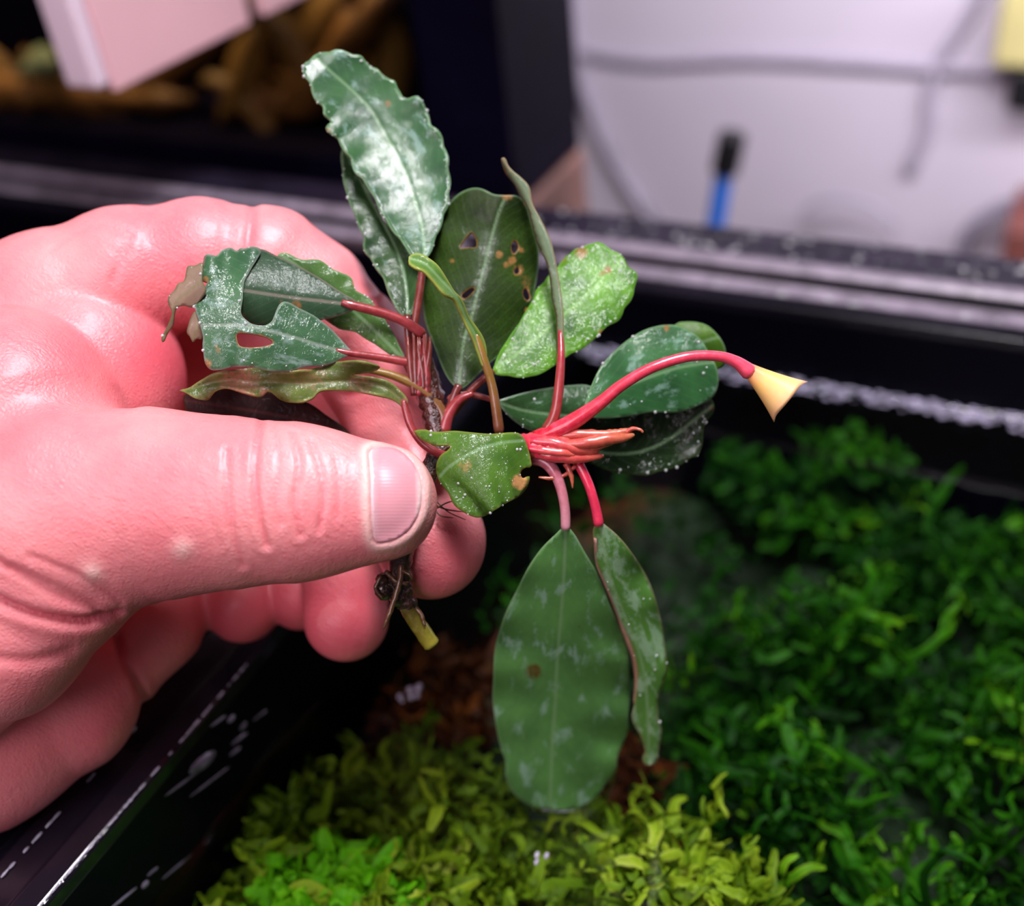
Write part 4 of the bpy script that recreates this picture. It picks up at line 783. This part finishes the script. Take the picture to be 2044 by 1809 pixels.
# flower stalk with its closed spathe
fs = ptube('flower_stalk', [(a, b, c/1000., r) for a, b, c, r in [(1070, 876, 147.5, 17), (1110, 860, 146.4, 18), (1150, 838, 145.8, 17), (1200, 803, 145.4, 13.5), (1240, 770, 145.2, 12), (1300, 735, 145, 11), (1370, 713, 145, 10.5), (1430, 711, 145.2, 10.5), (1468, 722, 145.4, 12), (1500, 746, 145.6, 18)]], R_flower, plant)
fs['label'] = 'arching red flower stalk'
# spathe: three-cornered funnel
ax0 = P(1488, 733, .1456); axd = P(1575, 800, .1456); d_ = axd-ax0; L_ = np.linalg.norm(d_); d_ /= L_
view = (ax0-ORG)/np.linalg.norm(ax0-ORG); sd = np.cross(d_, view); sd /= np.linalg.norm(sd); vw = np.cross(sd, d_)
V = []; K = 36; NR = 16
for i in range(NR+1):
    t = i/NR; rr = (12+34*t**1.15)*.1456/F
    for j in range(K):
        a = 2*math.pi*j/K; lobe = 1+.13*t**6*abs(math.cos(a))**10; ext = .09*t**6*abs(math.cos(a))**10
        rj = rr*lobe; V.append(ax0+d_*L_*(t*(.95+ext))+sd*rj*math.cos(a)+vw*rj*math.sin(a)*.72)
Fc = [(i*K+j, i*K+(j+1) % K, (i+1)*K+(j+1) % K, (i+1)*K+j) for i in range(NR) for j in range(K)]
b0 = len(V)
for j in range(K): V.append(np.array(V[NR*K+j])*.35+(ax0+d_*L_*.80)*.65)
V.append(ax0+d_*L_*.78); Fc += [(NR*K+j, NR*K+(j+1) % K, b0+(j+1) % K, b0+j) for j in range(K)]+[(b0+j, b0+(j+1) % K, b0+K) for j in range(K)]
sm, nt, b = mat('spathe'); at = nd(nt, 'ShaderNodeAttribute', attribute_name='along'); n = noise(nt, obj_co(nt), 700, 4)
nt.links.new(mix(nt, .3, ramp(nt, at.outputs['Fac'], [(0, (.80, .10, .12)), (.2, (.86, .30, .12)), (.42, (.88, .55, .14)), (.8, (.90, .58, .22)), (1, (.88, .42, .24))]), mix(nt, n, (.75, .35, .10), (.95, .70, .3))), b.inputs['Base Color'])
b.inputs['Roughness'].default_value = .4; b.inputs['Subsurface Weight'].default_value = .25; b.inputs['Subsurface Radius'].default_value = (.002, .001, .0004); b.inputs['Subsurface Scale'].default_value = 1
sp = mesh('spathe', V, Fc, sm, fs, attrs={'along': np.concatenate([np.repeat(np.arange(NR+1)/NR, K), np.full(K+1, 1.)])}); sp['label'] = 'yellow-orange three-cornered flower bud'

# red crown: overlapping sheaths and spent bracts
M_crown = stalk_mat('crimson_sheath', (.62, .01, .06), (.55, .10, .06), 1.); M_bract = stalk_mat('dry_bract', (.50, .05, .05), (.42, .12, .05), .6)
cr = ptube('crown', [(a, b, c/1000., r) for a, b, c, r in [(1035, 888, 148.3, 22), (1070, 890, 147.2, 27), (1110, 892, 146.8, 28), (1150, 890, 147, 22), (1185, 884, 147.6, 14)]], M_crown, plant, noise=.04, seg=18); cr['label'] = 'crimson growing crown'
for i, pts in enumerate([[(1070, 905, 146, 10), (1110, 912, 145.6, 12), (1160, 915, 145.8, 10), (1205, 910, 146.2, 5)], [(1060, 880, 146, 9), (1105, 884, 145.4, 12), (1150, 896, 145.4, 12), (1195, 900, 146, 7)],
                         [(1090, 872, 146.6, 8), (1150, 868, 146, 11), (1210, 868, 145.8, 10), (1245, 862, 145.8, 7), (1268, 856, 145.8, 3)], [(1120, 888, 145.4, 8), (1170, 885, 145, 12), (1215, 877, 145, 12), (1245, 874, 145.4, 9), (1266, 868, 145.6, 4)],
                         [(1150, 902, 146, 8), (1190, 892, 145.6, 8), (1230, 880, 145.6, 5)], [(1055, 895, 145.8, 7), (1085, 900, 145.2, 9), (1125, 904, 145, 8), (1150, 910, 145.4, 4)]]):
    ptube('sheath', [(a, b, c/1000., r) for a, b, c, r in pts], [M_crown, M_crown, M_bract, M_bract, M_bract, M_crown][i], cr, noise=.06, seg=10)
for pts in [[(1245, 866, 145.8, 5), (1262, 856, 145.4, 4), (1278, 858, 145, 3), (1284, 864, 145, 2)], [(1130, 925, 147, 7), (1140, 950, 146.8, 5), (1143, 975, 146.8, 1.5)], [(1150, 930, 147, 5), (1125, 950, 146.8, 4), (1100, 955, 146.6, 4), (1075, 953, 146.6, 2)]]:
    ptube('bract', [(a, b, c/1000., r) for a, b, c, r in pts], M_bract, cr, noise=.1, seg=8)
# rhizome and roots
M_rh = plain('rhizome_bark', (.035, .012, .005), .35, .8, 500, .8, .0006, coat=1); M_rhr = plain('red_rhizome', (.05, .010, .005), .35, .6, 500, .7, .0005, coat=1)
rh = ptube('rhizome', [(a, b, c/1000., r) for a, b, c, r in [(1045, 886, 148.5, 16), (980, 884, 149, 14), (920, 882, 149.5, 18), (880, 900, 148.7, 22), (850, 960, 147.3, 20), (822, 1040, 146.8, 20), (800, 1120, 147.6, 22), (800, 1180, 148.5, 22), (822, 1215, 149, 18)]], M_rh, plant, noise=.08, seg=16)
ptube('rhizome', [(a, b, c/1000., r) for a, b, c, r in [(880, 890, 149, 20), (868, 840, 149.8, 24), (858, 780, 150.4, 28), (846, 720, 150.4, 20), (842, 670, 149.8, 10)]], M_rhr, plant, noise=.08, seg=14)['label'] = 'reddish upright shoot of the rhizome'  # its extra girth and darkness stand in for shade among the stalks
for k in range(7):
    x0 = 826+k*5; ptube('sheath', [(a, b, c/1000., r) for a, b, c, r in [(x0, 790, 148.9, 7), (x0-4+3*(k % 3), 750, 148.7, 8), (x0-10+6*(k % 4), 700, 148.7, 5), (x0-12+7*(k % 4), 672-6*(k % 2), 149, 2)]], [R_brown, R_brown, R_mar][k % 3], plant, seg=8, noise=.05)
ptube('leaf_stalk', [(a, b, c/1000., r) for a, b, c, r in [(735, 738, 148, 7), (790, 752, 148.6, 9), (845, 780, 149, 10), (878, 815, 149.2, 11), (890, 855, 149.2, 13)]], R_olive, plant)
ptube('leaf_stalk', [(a, b, c/1000., r) for a, b, c, r in [(945, 785, 149, 6), (915, 800, 149, 10), (895, 830, 149, 12), (885, 865, 149, 14)]], R_rb, plant)
M_cut = stalk_mat('cut_stem', (.05, .03, .005), (.27, .25, .02), 1.)
cs = ptube('cut_stem', [(a, b, c/1000., r) for a, b, c, r in [(800, 1180, 148.6, 16), (815, 1212, 149, 18), (830, 1240, 149.3, 17), (850, 1270, 149.6, 17), (864, 1290, 149.8, 17)]], M_cut, plant, noise=.02, seg=18); cs['label'] = 'yellow-green cut end of the rhizome'
for i in range(9):
    x = random.uniform(762, 815); y = random.uniform(1140, 1195); r = random.uniform(9, 20)
    ball('root_knob', P(x, y, .1478+random.uniform(0, .0015)), r*.148/F, M_rh, rh, (1, 1, 1.2), 12)
M_root = plain('brown_root', (.13, .06, .02), .4, .6, 600, .6, .0003, coat=.8)
for pts in [[(802, 1125, 146.5, 6), (798, 1160, 146.2, 6), (788, 1195, 146, 5.5), (776, 1230, 146, 5), (765, 1256, 146, 2)], [(795, 1135, 146.5, 4), (815, 1145, 146, 4), (823, 1155, 146, 3)], [(770, 1140, 147, 5), (790, 1160, 146.5, 5), (815, 1165, 146.5, 5)],
            [(760, 1150, 147, 4), (750, 1175, 147, 4), (765, 1195, 147, 3)], [(872, 1010, 147.5, 2), (895, 1018, 147, 1.6), (925, 1022, 147, 1)], [(872, 1015, 147.5, 1.6), (890, 1005, 147, 1.4), (905, 1000, 147, 1)], [(870, 1000, 147.5, 1.6), (895, 1022, 147, 1.3), (930, 1038, 147, 1)], [(815, 1200, 149, 4), (840, 1225, 148.4, 4), (848, 1250, 148.2, 3)], [(870, 1020, 147.5, 1.6), (880, 1030, 147, 1.4), (905, 1034, 147, 1)]]:
    ptube('root', [(a, b, c/1000., r) for a, b, c, r in pts], M_root, rh, seg=7, noise=.1)
